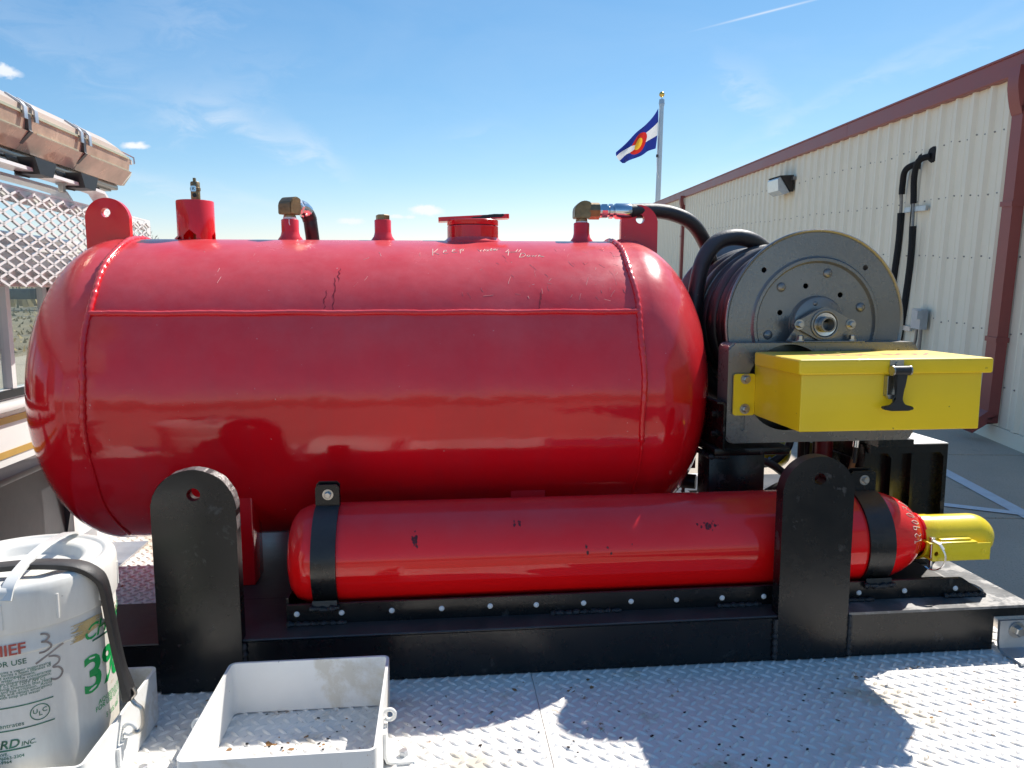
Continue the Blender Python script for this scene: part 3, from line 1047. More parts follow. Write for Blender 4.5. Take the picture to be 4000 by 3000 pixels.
# raised tread of the diamond plate: one lens-shaped lug per cell, alternately turned
pit, rowp = 0.0365, 0.0223
L2, W2, Hh = 0.0182, 0.0058, 0.0042
tv, tf = [], []
base_pts = [(-1, 0, 0), (-0.45, 0.85, 0), (0.45, 0.85, 0), (1, 0, 0), (0.45, -0.85, 0), (-0.45, -0.85, 0), (-0.62, 0, 1), (0, 0.34, 1.05), (0.62, 0, 1), (0, -0.34, 1.05)]
lf = [(0, 6, 1), (1, 6, 7), (1, 7, 2), (2, 7, 8), (2, 8, 3), (3, 8, 4), (4, 8, 9), (4, 9, 5), (5, 9, 6), (5, 6, 0), (6, 9, 8, 7)]
ni, nj = int((DX1 - DX0) / pit), int((DY1 - DY0) / rowp)
ca, sa = math.cos(R(44)), math.sin(R(44))
rr = random.Random(3)
for i in range(ni):
    for j in range(nj):
        x = DX0 + (i + 0.25 + 0.5 * (j % 2)) * pit
        y = DY0 + (j + 0.5) * rowp
        if abs(x - 0.236) < 0.009:
            continue
        sg = 1 if j % 2 else -1
        b0 = len(tv)
        k = rr.uniform(0.92, 1.06)
        for px, py, pz in base_pts:
            lx, ly = px * L2 * k, py * W2
            tv.append((x + lx * ca - ly * sa * sg, y + lx * sa * sg + ly * ca, pz * Hh - (0.0004 if pz == 0 else 0)))
        tf += [tuple(b0 + q for q in f) for f in lf]
me = bpy.data.meshes.new('tread_lugs')
me.from_pydata([(x - truck.location.x, y - truck.location.y, z - truck.location.z) for x, y, z in tv], [], tf)
o = link_mesh('tread_lugs', me, M_deck, truck, ang=80)
o['kind'] = 'stuff'

# dark chips where the paint is knocked off the tread
chips = MB()
rc = random.Random(11)
for (cx, cy, sx, sy, n_) in ((0.45, 1.58, 0.40, 0.05, 26), (0.72, 1.47, 0.20, 0.04, 12), (-0.02, 1.70, 0.10, 0.07, 8), (0.95, 1.72, 0.15, 0.05, 7), (-0.32, 1.58, 0.15, 0.13, 18), (1.2, 1.75, 0.12, 0.03, 4)):
    for q in range(n_):
        j = round((rc.gauss(cy, sy * 0.6) - DY0) / rowp - 0.5)
        i = round((rc.gauss(cx, sx * 0.6) - DX0) / pit - 0.25 - 0.5 * (j % 2))
        x, y = DX0 + (i + 0.25 + 0.5 * (j % 2)) * pit, DY0 + (j + 0.5) * rowp
        sg = 1 if j % 2 else -1
        l0 = rc.uniform(-0.6, 0.1)
        l1 = l0 + rc.uniform(0.25, 0.7)
        pts = []
        for t in (0, 0.25, 0.5, 0.75, 1.0, 0.75, 0.5, 0.25):
            s_ = 1 if len(pts) < 4 else -1
            lx = (l0 + (l1 - l0) * t) * L2
            ly = s_ * math.sin(PI * t) * W2 * rc.uniform(0.4, 0.75)
            pts.append((x + lx * ca - ly * sa * sg, y + lx * sa * sg + ly * ca, Hh * 1.09 + 0.0002))
        chips.faces(pts, [tuple(range(8))])
o = chips.build('paint_chips', M_dark, truck, smooth=False, fix=False)
o['kind'] = 'stuff'

# rust bleeding through the paint, mostly on the floor of the empty tray
spots = MB()
for q in range(120):
    if q < 70:
        x, y = rc.gauss(-0.33, 0.11), rc.gauss(1.58, 0.10)
        if not (-0.50 < x < -0.15 and 1.40 < y < 1.76):
            continue
    else:
        x, y = rc.choice([(1.35, 1.62), (0.62, 1.50), (-0.62, 1.50), (0.30, 1.84), (1.0, 1.84), (-0.55, 1.84)])
        x, y = rc.gauss(x, 0.08), rc.gauss(y, 0.035)
        if y > 1.885 or y < DY0 + 0.02 or x > DX1 - 0.02:
            continue
    s_ = rc.choice([0.002, 0.003, 0.004, 0.007]) * rc.uniform(0.6, 1.3)
    pts = [(x + s_ * rc.uniform(0.4, 1.5) * math.cos(2 * PI * k / 9), y + s_ * rc.uniform(0.4, 1.2) * math.sin(2 * PI * k / 9), 0.0007) for k in range(9)]
    spots.faces(pts, [tuple(range(9))])
o = spots.build('rust_spots', M_rustspot, truck, smooth=False, fix=False)
o['kind'] = 'stuff'

# dark grey bulkhead plate at the front of the bed, with a top lip
bk = MB()
bk.box(-1.50, -1.47, 1.45, 3.05, -0.0, 0.43)
bk.box(-1.50, -1.40, 1.45, 2.96, 0.41, 0.435, bev=0.006)
bk.prism([(0, 0), (0.07, 0), (0.0, -0.34)], (-1.47, 3.0, 0.41), (1, 0, 0), (0, 0, 1), 0.012)
bk.build('bulkhead', M_panel, truck)
MB().box(-1.50, -1.47, 3.055, 3.95, -0.0, 0.20).build('bulkhead_end', M_cab, truck, smooth=False)

# headache rack
RX = -1.45
rk = MB()
for z0, z1 in ((1.345, 1.395), (1.06, 1.115)):
    rk.box(RX - 0.035, RX - 0.025, 1.35, 4.06, z0, z1, bev=0.002, seg=1)
rk.box(RX - 0.07, RX - 0.025, 1.35, 4.06, 1.395, 1.403)
rk.box(RX - 0.07, RX - 0.025, 1.35, 4.06, 1.052, 1.06)
for y0, y1 in ((3.99, 4.06), (1.35, 1.42)):
    rk.box(RX - 0.038, RX - 0.024, y0, y1, 1.06, 1.395)
rack = rk.build('headache_rack', M_cab, truck, smooth=False)
for y in (1.40, 4.0):
    MB().box(RX - 0.075, RX - 0.04, y - 0.03, y + 0.03, 0.0, 1.05).build('upright', M_cab, rack, smooth=False)
mesh_b = MB()
dy, dz = 0.052, 0.0205
ys = [1.36 + dy * i for i in range(int((4.05 - 1.36) / dy) + 1)]
row = 0
z = 1.066
rm = random.Random(5)
while z < 1.395:
    for i in range(len(ys) - 1):
        up = (i + row) % 2 == 0
        za, zb = (z - dz / 2 * 0.82, z + dz / 2 * 0.82) if up else (z + dz / 2 * 0.82, z - dz / 2 * 0.82)
        if max(za, zb) > 1.400:
            continue
        a, b = ys[i] + 0.004, ys[i + 1] - 0.004
        tw = 0.006 if up else -0.006
        wv, wx = 0.0046, 0.007
        vs = []
        for yy, zz in ((a - 0.004, za), (a, za), (b, zb), (b + 0.004, zb)):
            for ox, oz in ((-wx, -wv - tw * 0.3), (wx, -wv + tw * 0.5), (wx, wv + tw * 0.5), (-wx, wv - tw * 0.3)):
                vs.append((RX + ox - 0.012, yy, zz + oz))
        fs = []
        for k in range(3):
            for q in range(4):
                fs.append((4 * k + q, 4 * k + (q + 1) % 4, 4 * k + 4 + (q + 1) % 4, 4 * k + 4 + q))
        mesh_b.faces(vs, fs)
    z += dz
    row += 1
mesh_b.build('expanded_mesh', M_cab, rack, smooth=False)
# flat-bar stand for the light bar
for x, nm in ((RX - 0.005, 'stand_bar'), (RX - 0.16, 'stand_bar')):
    pth = [(x, 1.62, 1.40), (x, 1.62, 1.44), (x, 1.66, 1.462), (x, 2.0, 1.462), (x, 2.7, 1.462), (x, 3.30, 1.462), (x, 3.42, 1.458), (x, 3.465, 1.43), (x, 3.47, 1.40)]
    MB().tube(pth, 1.0, sec=[(-0.034, -0.006), (0.034, -0.006), (0.034, 0.006), (-0.034, 0.006)], up=(1, 0, 0)).build(nm, M_cab, rack, ang=50)
MB().bolt((RX - 0.005, 3.12, 1.455), (0, 0, -1), 0.013, 0.03).build('bolt', M_steel, rack)

# cab
cx0, cx1 = -3.4, -1.66
y0, y1 = 1.72, 3.66
cab_b = MB()
wy0, wy1, wz0, wz1 = 1.98, 3.36, 0.66, 1.06
cab_b.box(cx1 - 0.04, cx1, y0, y1, -0.35, wz0)
cab_b.box(cx1 - 0.04, cx1, y0, wy0, wz0, 1.235)
cab_b.box(cx1 - 0.04, cx1, wy1, y1, wz0, 1.235)
cab_b.box(cx1 - 0.04, cx1, wy0, wy1, wz1, 1.235)
cab_b.box(cx0, cx1 - 0.041, y1 - 0.04, y1, -0.35, 0.50)
cab_b.box(cx1 - 0.165, cx1 - 0.041, y1 - 0.04, y1, 0.50, 1.235)
cab_b.box(cx0, cx0 + 0.6, y1 - 0.04, y1, 0.50, 1.235)
cab_b.box(cx0, cx1 - 0.041, y0, y0 + 0.04, -0.35, 0.50)
cab_b.box(cx0 + 0.6005, cx1 - 0.1655, y1 - 0.04, y1, 1.1205, 1.235)
cab_b.box(cx0 - 0.9, cx0 - 0.001, y0, y1, -0.35, 0.45, bev=0.05)
cab = cab_b.build('cab', M_cab, truck, smooth=False)
MB().box(cx0 + 0.3, cx1 + 0.015, y0 - 0.01, y1 + 0.01, 1.236, 1.268, bev=0.012).build('roof', M_cab, cab)
MB().box(cx1 + 0.001, cx1 + 0.014, 2.66, 3.02, 1.135, 1.185, bev=0.005).build('brake_light', M_darkglass, cab)
MB().box(cx1 + 0.001, cx1 + 0.010, y0 + 0.04, y1 - 0.04, 1.200, 1.218, bev=0.004).build('roof_seam', M_cab, cab)
MB().box(cx1 - 0.025, cx1 - 0.015, wy0 + 0.001, wy1 - 0.001, wz0 + 0.001, wz1 - 0.001).build('rear_window', M_glass, cab, smooth=False)
MB().box(cx0 + 0.61, cx1 - 0.166, y1 - 0.025, y1 - 0.017, 0.501, 1.12).build('side_window', M_glass, cab, smooth=False)
fr = MB()
for a, b, c, d in ((wy0 - 0.03, wy1 + 0.03, wz0 - 0.03, wz0 - 0.001), (wy0 - 0.03, wy1 + 0.03, wz1 + 0.001, wz1 + 0.02), (wy0 - 0.03, wy0 - 0.001, wz0 - 0.001, wz1 + 0.001), (wy1 + 0.001, wy1 + 0.03, wz0 - 0.001, wz1 + 0.001)):
    fr.box(cx1 + 0.001, cx1 + 0.016, a, b, c, d)
fr.build('window_gasket', M_dark, cab, smooth=False)
for y in (2.45, 3.06):
    MB().box(cx1 - 0.03, cx1 + 0.006, y - 0.014, y + 0.014, wz0 + 0.001, wz1 - 0.001).build('window_slider', M_cab, cab, smooth=False)
MB().box(cx1 + 0.001, cx1 + 0.05, y0 + 0.02, y1 - 0.02, 0.585, 0.622, bev=0.012).build('body_crease', M_cab, cab)
for z in (0.545, 0.415):
    MB().box(cx1 + 0.001, cx1 + 0.004, y0 + 0.01, y1 - 0.01, z - 0.013, z + 0.013).build('gold_stripe', M_gold, cab, smooth=False)
MB().box(cx1 - 0.6, cx1 - 0.35, 1.95, 2.45, 0.3, 0.86, bev=0.06).build('seat', M_panel, cab)
MB().box(cx1 - 0.6, cx1 - 0.35, 2.85, 3.35, 0.3, 0.70, bev=0.06).build('seat', M_panel, cab)

# light bar on the stand
lb = thing('light_bar', 'long faded amber light bar mounted above the mesh rack', 'light bar', (-1.53, 2.65, 1.50))
LY0, LY1 = 1.45, 3.80
pr = [(-1.665, 1.665), (-1.42, 1.645), (-1.42, 1.675), (-1.475, 1.715), (-1.55, 1.735), (-1.62, 1.715)]


def ext(prf, a, b, taper=None):
    n_ = len(prf)
    cxm = -1.545
    m = MB()
    rings = [(a, 1.0, 0.0), (b, 1.0, 0.0)] if taper is None else [(a + taper, 0.72, -0.045), (a + 0.35 * taper, 0.95, -0.008), (a + taper * 1.6, 1, 0)] if False else [(a, 1.0, 0.0), (b, 1.0, 0.0)]
    if taper:
        rings = [(a, 0.80, 0.6), (a + taper, 1.0, 1.0), (b - taper, 1.0, 1.0), (b, 0.80, 0.6)]
    else:
        rings = [(a, 1, 1), (b, 1, 1)]
    zm = 1.63
    vs = []
    for y, sx, sz in rings:
        for x, z in prf:
            vs.append((cxm + (x - cxm) * sx, y, zm + (z - zm) * (sz if z > zm else 1.0)))
    fs = [tuple(range(n_))[::-1], tuple(range(n_ * (len(rings) - 1), n_ * len(rings)))]
    for k in range(len(rings) - 1):
        fs += [(k * n_ + i, k * n_ + (i + 1) % n_, (k + 1) * n_ + (i + 1) % n_, (k + 1) * n_ + i) for i in range(n_)]
    m.faces(vs, fs)
    return m


ext(pr, LY0, LY1, 0.22).build('top_cover', M_lenstop, lb, ang=25)
segs = [LY0 + 0.0, 1.95, 2.42, 2.83, 3.24, LY1 + 0.0]
up_pr = [(-1.66, 1.610), (-1.425, 1.590), (-1.417, 1.6445), (-1.655, 1.6645)]
lo_pr = [(-1.645, 1.545), (-1.462, 1.527), (-1.412, 1.589), (-1.655, 1.609)]
for a, b in zip(segs, segs[1:]):
    e0 = 0.05 if a == segs[0] else 0.008
    e1 = 0.05 if b == segs[-1] else 0.008
    m = MB()
    for prf in (up_pr, lo_pr):
        sh = 0.03
        n_ = 4
        st_ = [(a + e0 * 0.2, 0.72 if e0 > 0.01 else 1.0)]
        if e0 > 0.01:
            st_.append((a + 0.10, 1.0))
        if e1 > 0.01:
            st_ += [(b - 0.10, 1.0), (b - e1 * 0.2, 0.72)]
        else:
            st_.append((b - e1 * 0.2, 1.0))
        vs = []
        for y, sx in st_:
            for x, z in prf:
                zz = z + (0.012 if (sx < 1 and z < 1.56) else 0)
                vs.append((-1.545 + (x + 1.545) * sx, y, zz))
        L_ = len(st_)
        m.faces(vs, [(3, 2, 1, 0), tuple(4 * (L_ - 1) + i for i in range(4))] +
                [(4 * k + i, 4 * k + (i + 1) % 4, 4 * k + 4 + (i + 1) % 4, 4 * k + 4 + i) for k in range(L_ - 1) for i in range(4)])
    ln = m.build('lens', M_lens, lb, smooth=False)
    MB().box(-1.43, -1.4135, a + (0.12 if e0 > 0.01 else 0.05), b - (0.12 if e1 > 0.01 else 0.05), 1.586, 1.5925).build('lens_ridge', M_trim, ln, smooth=False)
    # dark reflector housing showing through the lower lens
MB().box(-1.66, -1.411, LY0 + 0.12, LY1 - 0.12, 1.643, 1.652).build('gasket', M_trim, lb, smooth=False)
for y in segs[1:-1]:
    m = MB()
    m.box(-1.43, -1.410, y - 0.010, y + 0.010, 1.592, 1.648)
    m.prism([(-1.468, 1.525), (-1.405, 1.588), (-1.415, 1.600), (-1.48, 1.535)], (0, y + 0.010, 0), (1, 0, 0), (0, 0, 1), 0.020)
    m.build('divider', M_panel, lb, smooth=False)
    for s_ in (-0.035, 0.035):
        m = MB()
        m.tube([(-1.462, y + s_, 1.7085), (-1.416, y + s_, 1.6795), (-1.406, y + s_, 1.665), (-1.405, y + s_, 1.625)], 1.0, sec=[(-0.011, -0.003), (0.011, -0.003), (0.011, 0.003), (-0.011, 0.003)], up=(0, 1, 0))
        m.build('clip', M_galv, lb, ang=50)
m = MB()
m.tube([(-1.47, LY1 - 0.05, 1.690), (-1.43, LY1 - 0.02, 1.668), (-1.428, LY1 - 0.02, 1.64)], 1.0, sec=[(-0.011, -0.003), (0.011, -0.003), (0.011, 0.003), (-0.011, 0.003)], up=(0, 1, 0))
m.build('clip', M_galv, lb, ang=50)
m = MB()
m.box(-1.63, -1.475, LY0 + 0.1, LY1 - 0.10, 1.505, 1.528, bev=0.006)
m.box(-1.60, -1.50, LY0 + 0.1, LY1 - 0.12, 1.498, 1.5045)
m.build('base_rail', M_alu, lb)
for y in (2.15, 2.88, 3.22):
    m = MB()
    m.prism([(-0.11, 0), (-0.04, -0.06), (0.04, -0.06), (0.11, 0)], (-1.47, y, 1.503), (0, 1, 0), (0, 0, 1), -0.004)
    m.prism([(-0.075, 0), (-0.045, -0.055), (0.045, -0.055), (0.075, 0)], (-1.46, y + 0.02, 1.503), (0, 1, 0), (0, 0, 1), 0.06)
    ft = m.build('mounting_foot', M_dark, lb, smooth=False)
    MB().cyl((-1.50, y + 0.02, 1.447), (-1.50, y + 0.02, 1.4685), 0.0, n=4) .bm.free()
    MB().cyl((-1.455, y + 0.02, 1.4682), (-1.455, y + 0.02, 1.4478), 0.05, 0.05, n=24).build('rubber_puck', M_panel, ft)
MB().cyl((-1.53, 3.58, 1.46), (-1.53, 3.58, 1.505), 0.02, n=16).build('plug', M_dark, lb)

# galvanised channel lying on the deck by the bulkhead
ch = MB()
ch.prism([(0, 0), (0.21, 0), (0.21, 0.008), (0.012, 0.008), (0.008, 0.075), (0, 0.075)], (-1.42, 2.05, 0.0025), (1, 0, 0), (0, 0, 1), -1.06)
o = ch.build('angle_channel', M_galv, smooth=False)
o['label'], o['category'] = 'long galvanised angle lying on the deck in front of the dark bulkhead', 'steel angle'
TRUCK.append(o)

# holder trays bolted to the deck
def tray(x0, x1, ya, yb, label):
    t = thing('holder_tray', label, 'tray', ((x0 + x1) / 2, (ya + yb) / 2, 0.0025), group='white square bucket holder trays')
    th, h = 0.0065, 0.131
    r = 0.018
    o_ = rrect(x0, x1, ya, yb, r, 4)
    i_ = rrect(x0 + th, x1 - th, ya + th, yb - th, r - th, 4)
    n_ = len(o_)
    vs = []
    for z in (0.003, h):
        vs += [(a, b, z) for a, b in o_] + [(a, b, z) for a, b in i_]
    fs = []
    for k in range(n_):
        j = (k + 1) % n_
        fs += [(k, j, 2 * n_ + j, 2 * n_ + k), (n_ + j, n_ + k, 3 * n_ + k, 3 * n_ + j), (2 * n_ + k, 2 * n_ + j, 3 * n_ + j, 3 * n_ + k), (j, k, n_ + k, n_ + j)]
    m = MB().faces(vs, fs)
    bmesh.ops.bevel(m.bm, geom=[e for e in m.bm.edges if e.is_manifold and abs(e.verts[0].co.z - h) < 1e-5 and abs(e.verts[1].co.z - h) < 1e-5 and e.calc_face_angle(0) > 1.2], offset=0.0018, segments=2, affect='EDGES')
    m.build('rim_band', M_white, t)
    ym = (ya + yb) / 2
    for sx, xx in ((1, x1), (-1, x0)):
        e = MB()
        pts = [(xx + sx * (0.012 + 0.012 * math.cos(a)), ym - 0.01, 0.095 + 0.012 * math.sin(a)) for a in [R(-150 + 300 * q / 14) * (1 if sx > 0 else 1) for q in range(15)]]
        if sx < 0:
            pts = [(xx - 0.012 - 0.012 * math.cos(R(-150 + 300 * q / 14)), ym - 0.01, 0.095 + 0.012 * math.sin(R(-150 + 300 * q / 14))) for q in range(15)]
        e.tube(pts, 0.0046, n=10)
        e.build('eye_ring', M_white, t)
    b = MB()
    b.tube([(x1 + 0.004, ym - 0.028, 0.075), (x1 + 0.004, ym - 0.028, 0.02), (x1 + 0.009, ym - 0.028, 0.008), (x1 + 0.02, ym - 0.028, 0.0045), (x1 + 0.068, ym - 0.028, 0.0045)], 1.0,
           sec=[(-0.024, -0.0035), (0.024, -0.0035), (0.024, 0.0035), (-0.024, 0.0035)], up=(0, 1, 0))
    br = b.build('foot_bracket', M_white, t, ang=50)
    MB().bolt((x1 + 0.042, ym - 0.028, 0.0082), (0, 0, 1), 0.0105, 0.012, washer=False).build('bolt', M_galv, br)
    return t


tray(-0.517, -0.133, 1.383, 1.775, 'empty white square tray on the deck beside the left black lifting lug')
tray(-1.069, -0.686, 1.385, 1.775, 'white square tray holding the white foam bucket at the left')

# ------------------------------------------------------------------ black skid frame
SX0, SX1, SY0, SZ = -0.96, 1.69, 1.89, 0.133
skid = thing('skid_frame', 'black steel skid frame carrying the red tank, lifting lugs at its front', 'skid frame', (0.36, 2.68, 0.0025))
m = MB()
m.box(SX0, 1.1345, SY0, SY0 + 0.27, 0.125, SZ, bev=0.003, seg=1)
m.box(SX0, SX1 - 0.115, SY0 + 0.002, SY0 + 0.010, 0.0025, 0.1245)
m.box(SX1 - 0.1149, SX1, SY0 + 0.002, SY0 + 0.010, 0.100, 0.1245)
m.box(SX0, SX1 - 0.115, SY0 + 0.262, SY0 + 0.268, 0.0025, 0.1245)
m.build('front_beam', M_black, skid, ang=30)
m = MB()
m.box(SX0, SX1, 3.21, 3.47, 0.0025, SZ, bev=0.004, seg=1)
m.build('rear_beam', M_black, skid, ang=30)
for x0, x1 in ((-0.70, -0.42), (0.19, 0.42), (0.86, 1.10)):
    m = MB()
    m.box(x0, x1, SY0 + 0.271, 3.209, 0.124, SZ - 0.001)
    m.box(x0, x0 + 0.008, SY0 + 0.271, 3.209, 0.0025, 0.1235)
    m.box(x1 - 0.008, x1, SY0 + 0.271, 3.209, 0.0025, 0.1235)
    m.box(x1 - 0.014, x1 + 0.012, SY0 + 0.275, 3.205, SZ - 0.0005, SZ + 0.006)
    m.build('cross_member', M_black, skid, smooth=False)
MB().box(1.30, SX1, SY0 + 0.271, 3.209, 0.119, SZ - 0.0005).build('end_plate', M_plate, skid, smooth=False)
MB().box(1.135, SX1, SY0, SY0 + 0.2705, 0.125, SZ - 0.0005).build('end_plate', M_plate, skid, smooth=False)

rnd = random.Random(2)


def bead(pts, r, seed, k=5, n=8, amp=0.28):
    """a rippled weld bead along the points"""
    rr_ = random.Random(seed)
    P_ = []
    for a, b in zip(pts, pts[1:]):
        a, b = Vector(a), Vector(b)
        L = (b - a).length
        q = max(1, int(L / (r * 0.9)))
        for i in range(q):
            P_.append(a.lerp(b, i / q))
    P_.append(Vector(pts[-1]))
    rs = [r * (1 + amp * math.sin(i * 1.9) + rr_.uniform(-amp, amp) * 0.6) for i in range(len(P_))]
    P_ = [p + Vector((rr_.uniform(-1, 1), rr_.uniform(-1, 1), rr_.uniform(-1, 1))) * r * 0.10 for p in P_]
    return MB().tube(P_, lambda t: rs[min(len(rs) - 1, int(round(t * (len(rs) - 1))))], n=n)


def lug(name_label, x0, x1, yf, ztop, hole, hr, th):
    r = (x1 - x0) / 2
    cx = (x0 + x1) / 2
    outl = [(x0, 0.003), (x1, 0.003)] + [(cx + r * math.cos(R(a)), ztop - r + r * math.sin(R(a))) for a in range(0, 181, 6)]
    m = MB().plate_hole(outl, hole, hr, (0, yf, 0), (1, 0, 0), (0, 0, 1), -th)
    o = m.build('lifting_lug', M_black, skid, ang=40, label=name_label)
    rim = MB()
    edge = [(cx + (r + 0.0004) * math.cos(R(a)), ztop - r + (r + 0.0004) * math.sin(R(a))) for a in range(-14, 178, 4)]
    edge[0] = (x1 + 0.0004, edge[3][1] - 0.05)
    vs = []
    for i, (a, b) in enumerate(edge):
        jit = rnd.uniform(-0.0007, 0.0012)
        vs += [(a + jit * (a - cx) / r, yf + 0.002, b + jit * (b - ztop + r) / r), (a + jit * (a - cx) / r, yf + th - 0.002, b + jit)]
    rim.faces(vs, [(2 * i, 2 * i + 1, 2 * i + 3, 2 * i + 2) for i in range(len(edge) - 1)])
    return o, rim


o, rim = lug('left black lifting lug with bright torch cut edge', -0.722, -0.516, 1.878, 0.588, (-0.617, 0.525), 0.0165, 0.04)
rim.build('cut_edge', M_cut, o, smooth=False)
o, rim = lug('right black lifting lug in front of the small red cylinder', 0.926, 1.130, 1.8875, 0.582, (1.030, 0.519), 0.0165, 0.04)
rim.bm.free()
for x in (-0.513, 0.920, 1.137):
    bead([(x, SY0 - 0.003, 0.01), (x, SY0 - 0.003, 0.125)], 0.0065, int(x * 100)).build('weld_bead', M_weld, skid)

# cylinder cradle on the front beam
RY = 1.968
m = MB()
m.prism([(-0.42, 0.1335), (1.608, 0.1335), (1.532, 0.186), (1.525, 0.188), (-0.42, 0.188)], (0, RY, 0), (1, 0, 0), (0, 0, 1), -0.010)
m.prism([(-0.415, 0.1335), (1.60, 0.1335), (1.53, 0.188), (-0.415, 0.188)], (0, 2.222, 0), (1, 0, 0), (0, 0, 1), -0.010)
m.box(-0.415, 1.56, RY + 0.0102, 2.2218, 0.1335, 0.1415)
m.box(-0.4215, -0.4155, RY + 0.0102, 2.20, 0.1335, 0.205)
rail = m.build('cradle_rail', M_black, skid, smooth=False)
rv = MB()
rv.lathe([(0.0, -0.0045), (0.0028, -0.0045), (0.0030, -0.0036), (0.0034, -0.0048), (0.0062, -0.0035), (0.0078, -0.0004)], (-0.393, RY, 0.163), (0, 1, 0), 16)
r0 = rv.build('rivet', M_tape, rail)
for x, z in ((-0.274, .162), (-0.139, .162), (-0.003, .162), (0.131, .163), (0.26, .161), (0.394, .160), (0.53, .159), (0.662, .158), (0.796, .158), (0.92, .157), (1.208, .156), (1.349, .156), (1.508, .157)):
    c = r0.copy()
    COL.objects.link(c)
    c.location = (x + 0.393, 0, z - 0.163)
for a, b in ((-0.42, -0.26), (0.30, 0.50), (0.78, 0.91), (1.14, 1.25), (1.47, 1.60)):
    bead([(a, RY - 0.006, 0.1365), (b, RY - 0.006, 0.1365)], 0.0075, int(a * 77) + 9).build('weld_bead', M_weld, skid)

# ------------------------------------------------------------------ the big red tank
TY, TZ, TR = 2.681, 0.70, 0.51
TA, TB, HD, HDR = -1.0, 0.613, 0.262, 0.288
tank = thing('water_tank', 'large glossy red horizontal tank with domed ends and handwriting near its filler', 'tank', (-0.19, TY, 0.135))
prof = [(TR * math.sin(PI / 2 * i / 22), TA - 0.045 - HD * math.cos(PI / 2 * i / 22)) for i in range(23)]
prof += [(TR - 0.0015, TA - 0.008), (TR, TA)] + [(TR, TA + (TB - TA) * i / 10) for i in range(1, 11)] + [(TR - 0.0015, TB + 0.008)]
prof += [(TR * math.cos(PI / 2 * i / 22), TB + 0.045 + HDR * math.sin(PI / 2 * i / 22)) for i in range(23)]
shell = MB().lathe(prof, (0, TY, TZ), (1, 0, 0), 128).build('shell', M_red, tank, ang=60)


def on_tank(x, phi, off=0.0):
    return Vector((x, TY - (TR + off) * math.cos(R(phi)), TZ + (TR + off) * math.sin(R(phi))))


for x, tilt in ((TA, 0.0), (TB, 0.0)):
    pts = [on_tank(x + 0.0025 * math.sin(a * 0.21), a, 0.001) for a in range(-60, 240, 1)]
    rr_ = random.Random(int(x * 10))
    rs = [0.0095 * (1 + 0.13 * math.sin(i * 2.1) + rr_.uniform(-0.12, 0.12)) * (1.0 if i > 45 else 0.45) for i in range(len(pts))]
    MB().tube(pts, lambda t, rs=rs: rs[min(len(rs) - 1, int(round(t * (len(rs) - 1))))], n=8).build('seam_weld', M_red, tank, ang=80)
pts = [on_tank(TA + (TB - TA) * i / 170, 31.6 + 0.12 * math.sin(i * 0.23), 0.0015) for i in range(171)]
rr_ = random.Random(8)
rs = [0.0085 * (1 + rr_.uniform(-0.10, 0.10)) for i in range(171)]
MB().tube(pts, lambda t: rs[min(170, int(round(t * 170)))], n=8).build('seam_weld', M_red, tank, ang=80)
m = MB()
for st in [
    [(-0.017, 67.0), (-0.017, 63.8), (-0.017, 61.0)], [(0.0, 67.0), (-0.014, 63.4), (0.004, 61.8)], [(0.017, 64.2), (0.028, 64.7), (0.026, 65.8), (0.02, 65.4), (0.017, 63.4), (0.023, 62.4), (0.034, 63.1)],
    [(0.046, 65.0), (0.056, 65.8), (0.054, 66.6), (0.049, 66.2), (0.045, 64.4), (0.051, 63.5), (0.063, 64.0)], [(0.072, 66.2), (0.072, 62.8)], [(0.071, 65.8), (0.08, 66.9), (0.084, 66.1), (0.08, 65.0), (0.073, 64.8)],
    [(0.13, 66.8), (0.137, 64.5), (0.142, 66.3), (0.147, 64.7), (0.154, 67.0)], [(0.162, 66.4), (0.157, 66.4), (0.156, 65.1), (0.16, 65.0), (0.165, 66.5), (0.166, 65.1)], [(0.176, 68.0), (0.172, 65.5), (0.178, 65.5)],
    [(0.169, 66.5), (0.183, 67.1)], [(0.182, 66.0), (0.19, 66.6), (0.189, 67.3), (0.184, 66.8), (0.183, 65.7), (0.19, 65.6)], [(0.192, 65.7), (0.195, 67.1), (0.204, 67.1)],
    [(0.233, 66.6), (0.22, 63.9), (0.235, 64.2), (0.259, 64.7)], [(0.232, 65.2), (0.226, 61.1)], [(0.263, 66.9), (0.254, 64.4)], [(0.273, 66.9), (0.264, 64.5)], [(0.271, 63.3), (0.262, 59.6)],
    [(0.27, 63.2), (0.282, 63.0), (0.285, 61.6), (0.274, 59.9), (0.262, 59.6)], [(0.292, 61.6), (0.287, 60.6), (0.292, 60.1), (0.298, 60.7), (0.295, 61.6)],
    [(0.302, 61.4), (0.305, 60.3), (0.31, 61.3), (0.313, 60.3), (0.321, 61.6)], [(0.325, 60.3), (0.329, 61.6), (0.334, 60.6), (0.344, 60.3)]]:
    P_ = []
    for (x0, f0), (x1, f1) in zip(st, st[1:]):
        for q in range(4):
            P_.append(on_tank(x0 + (x1 - x0) * q / 4, f0 + (f1 - f0) * q / 4, 0.0002))
    P_.append(on_tank(st[-1][0], st[-1][1], 0.0002))
    m.tube(P_, 0.0009, n=4)
m.build('handwriting', M_chalk, tank, smooth=False)
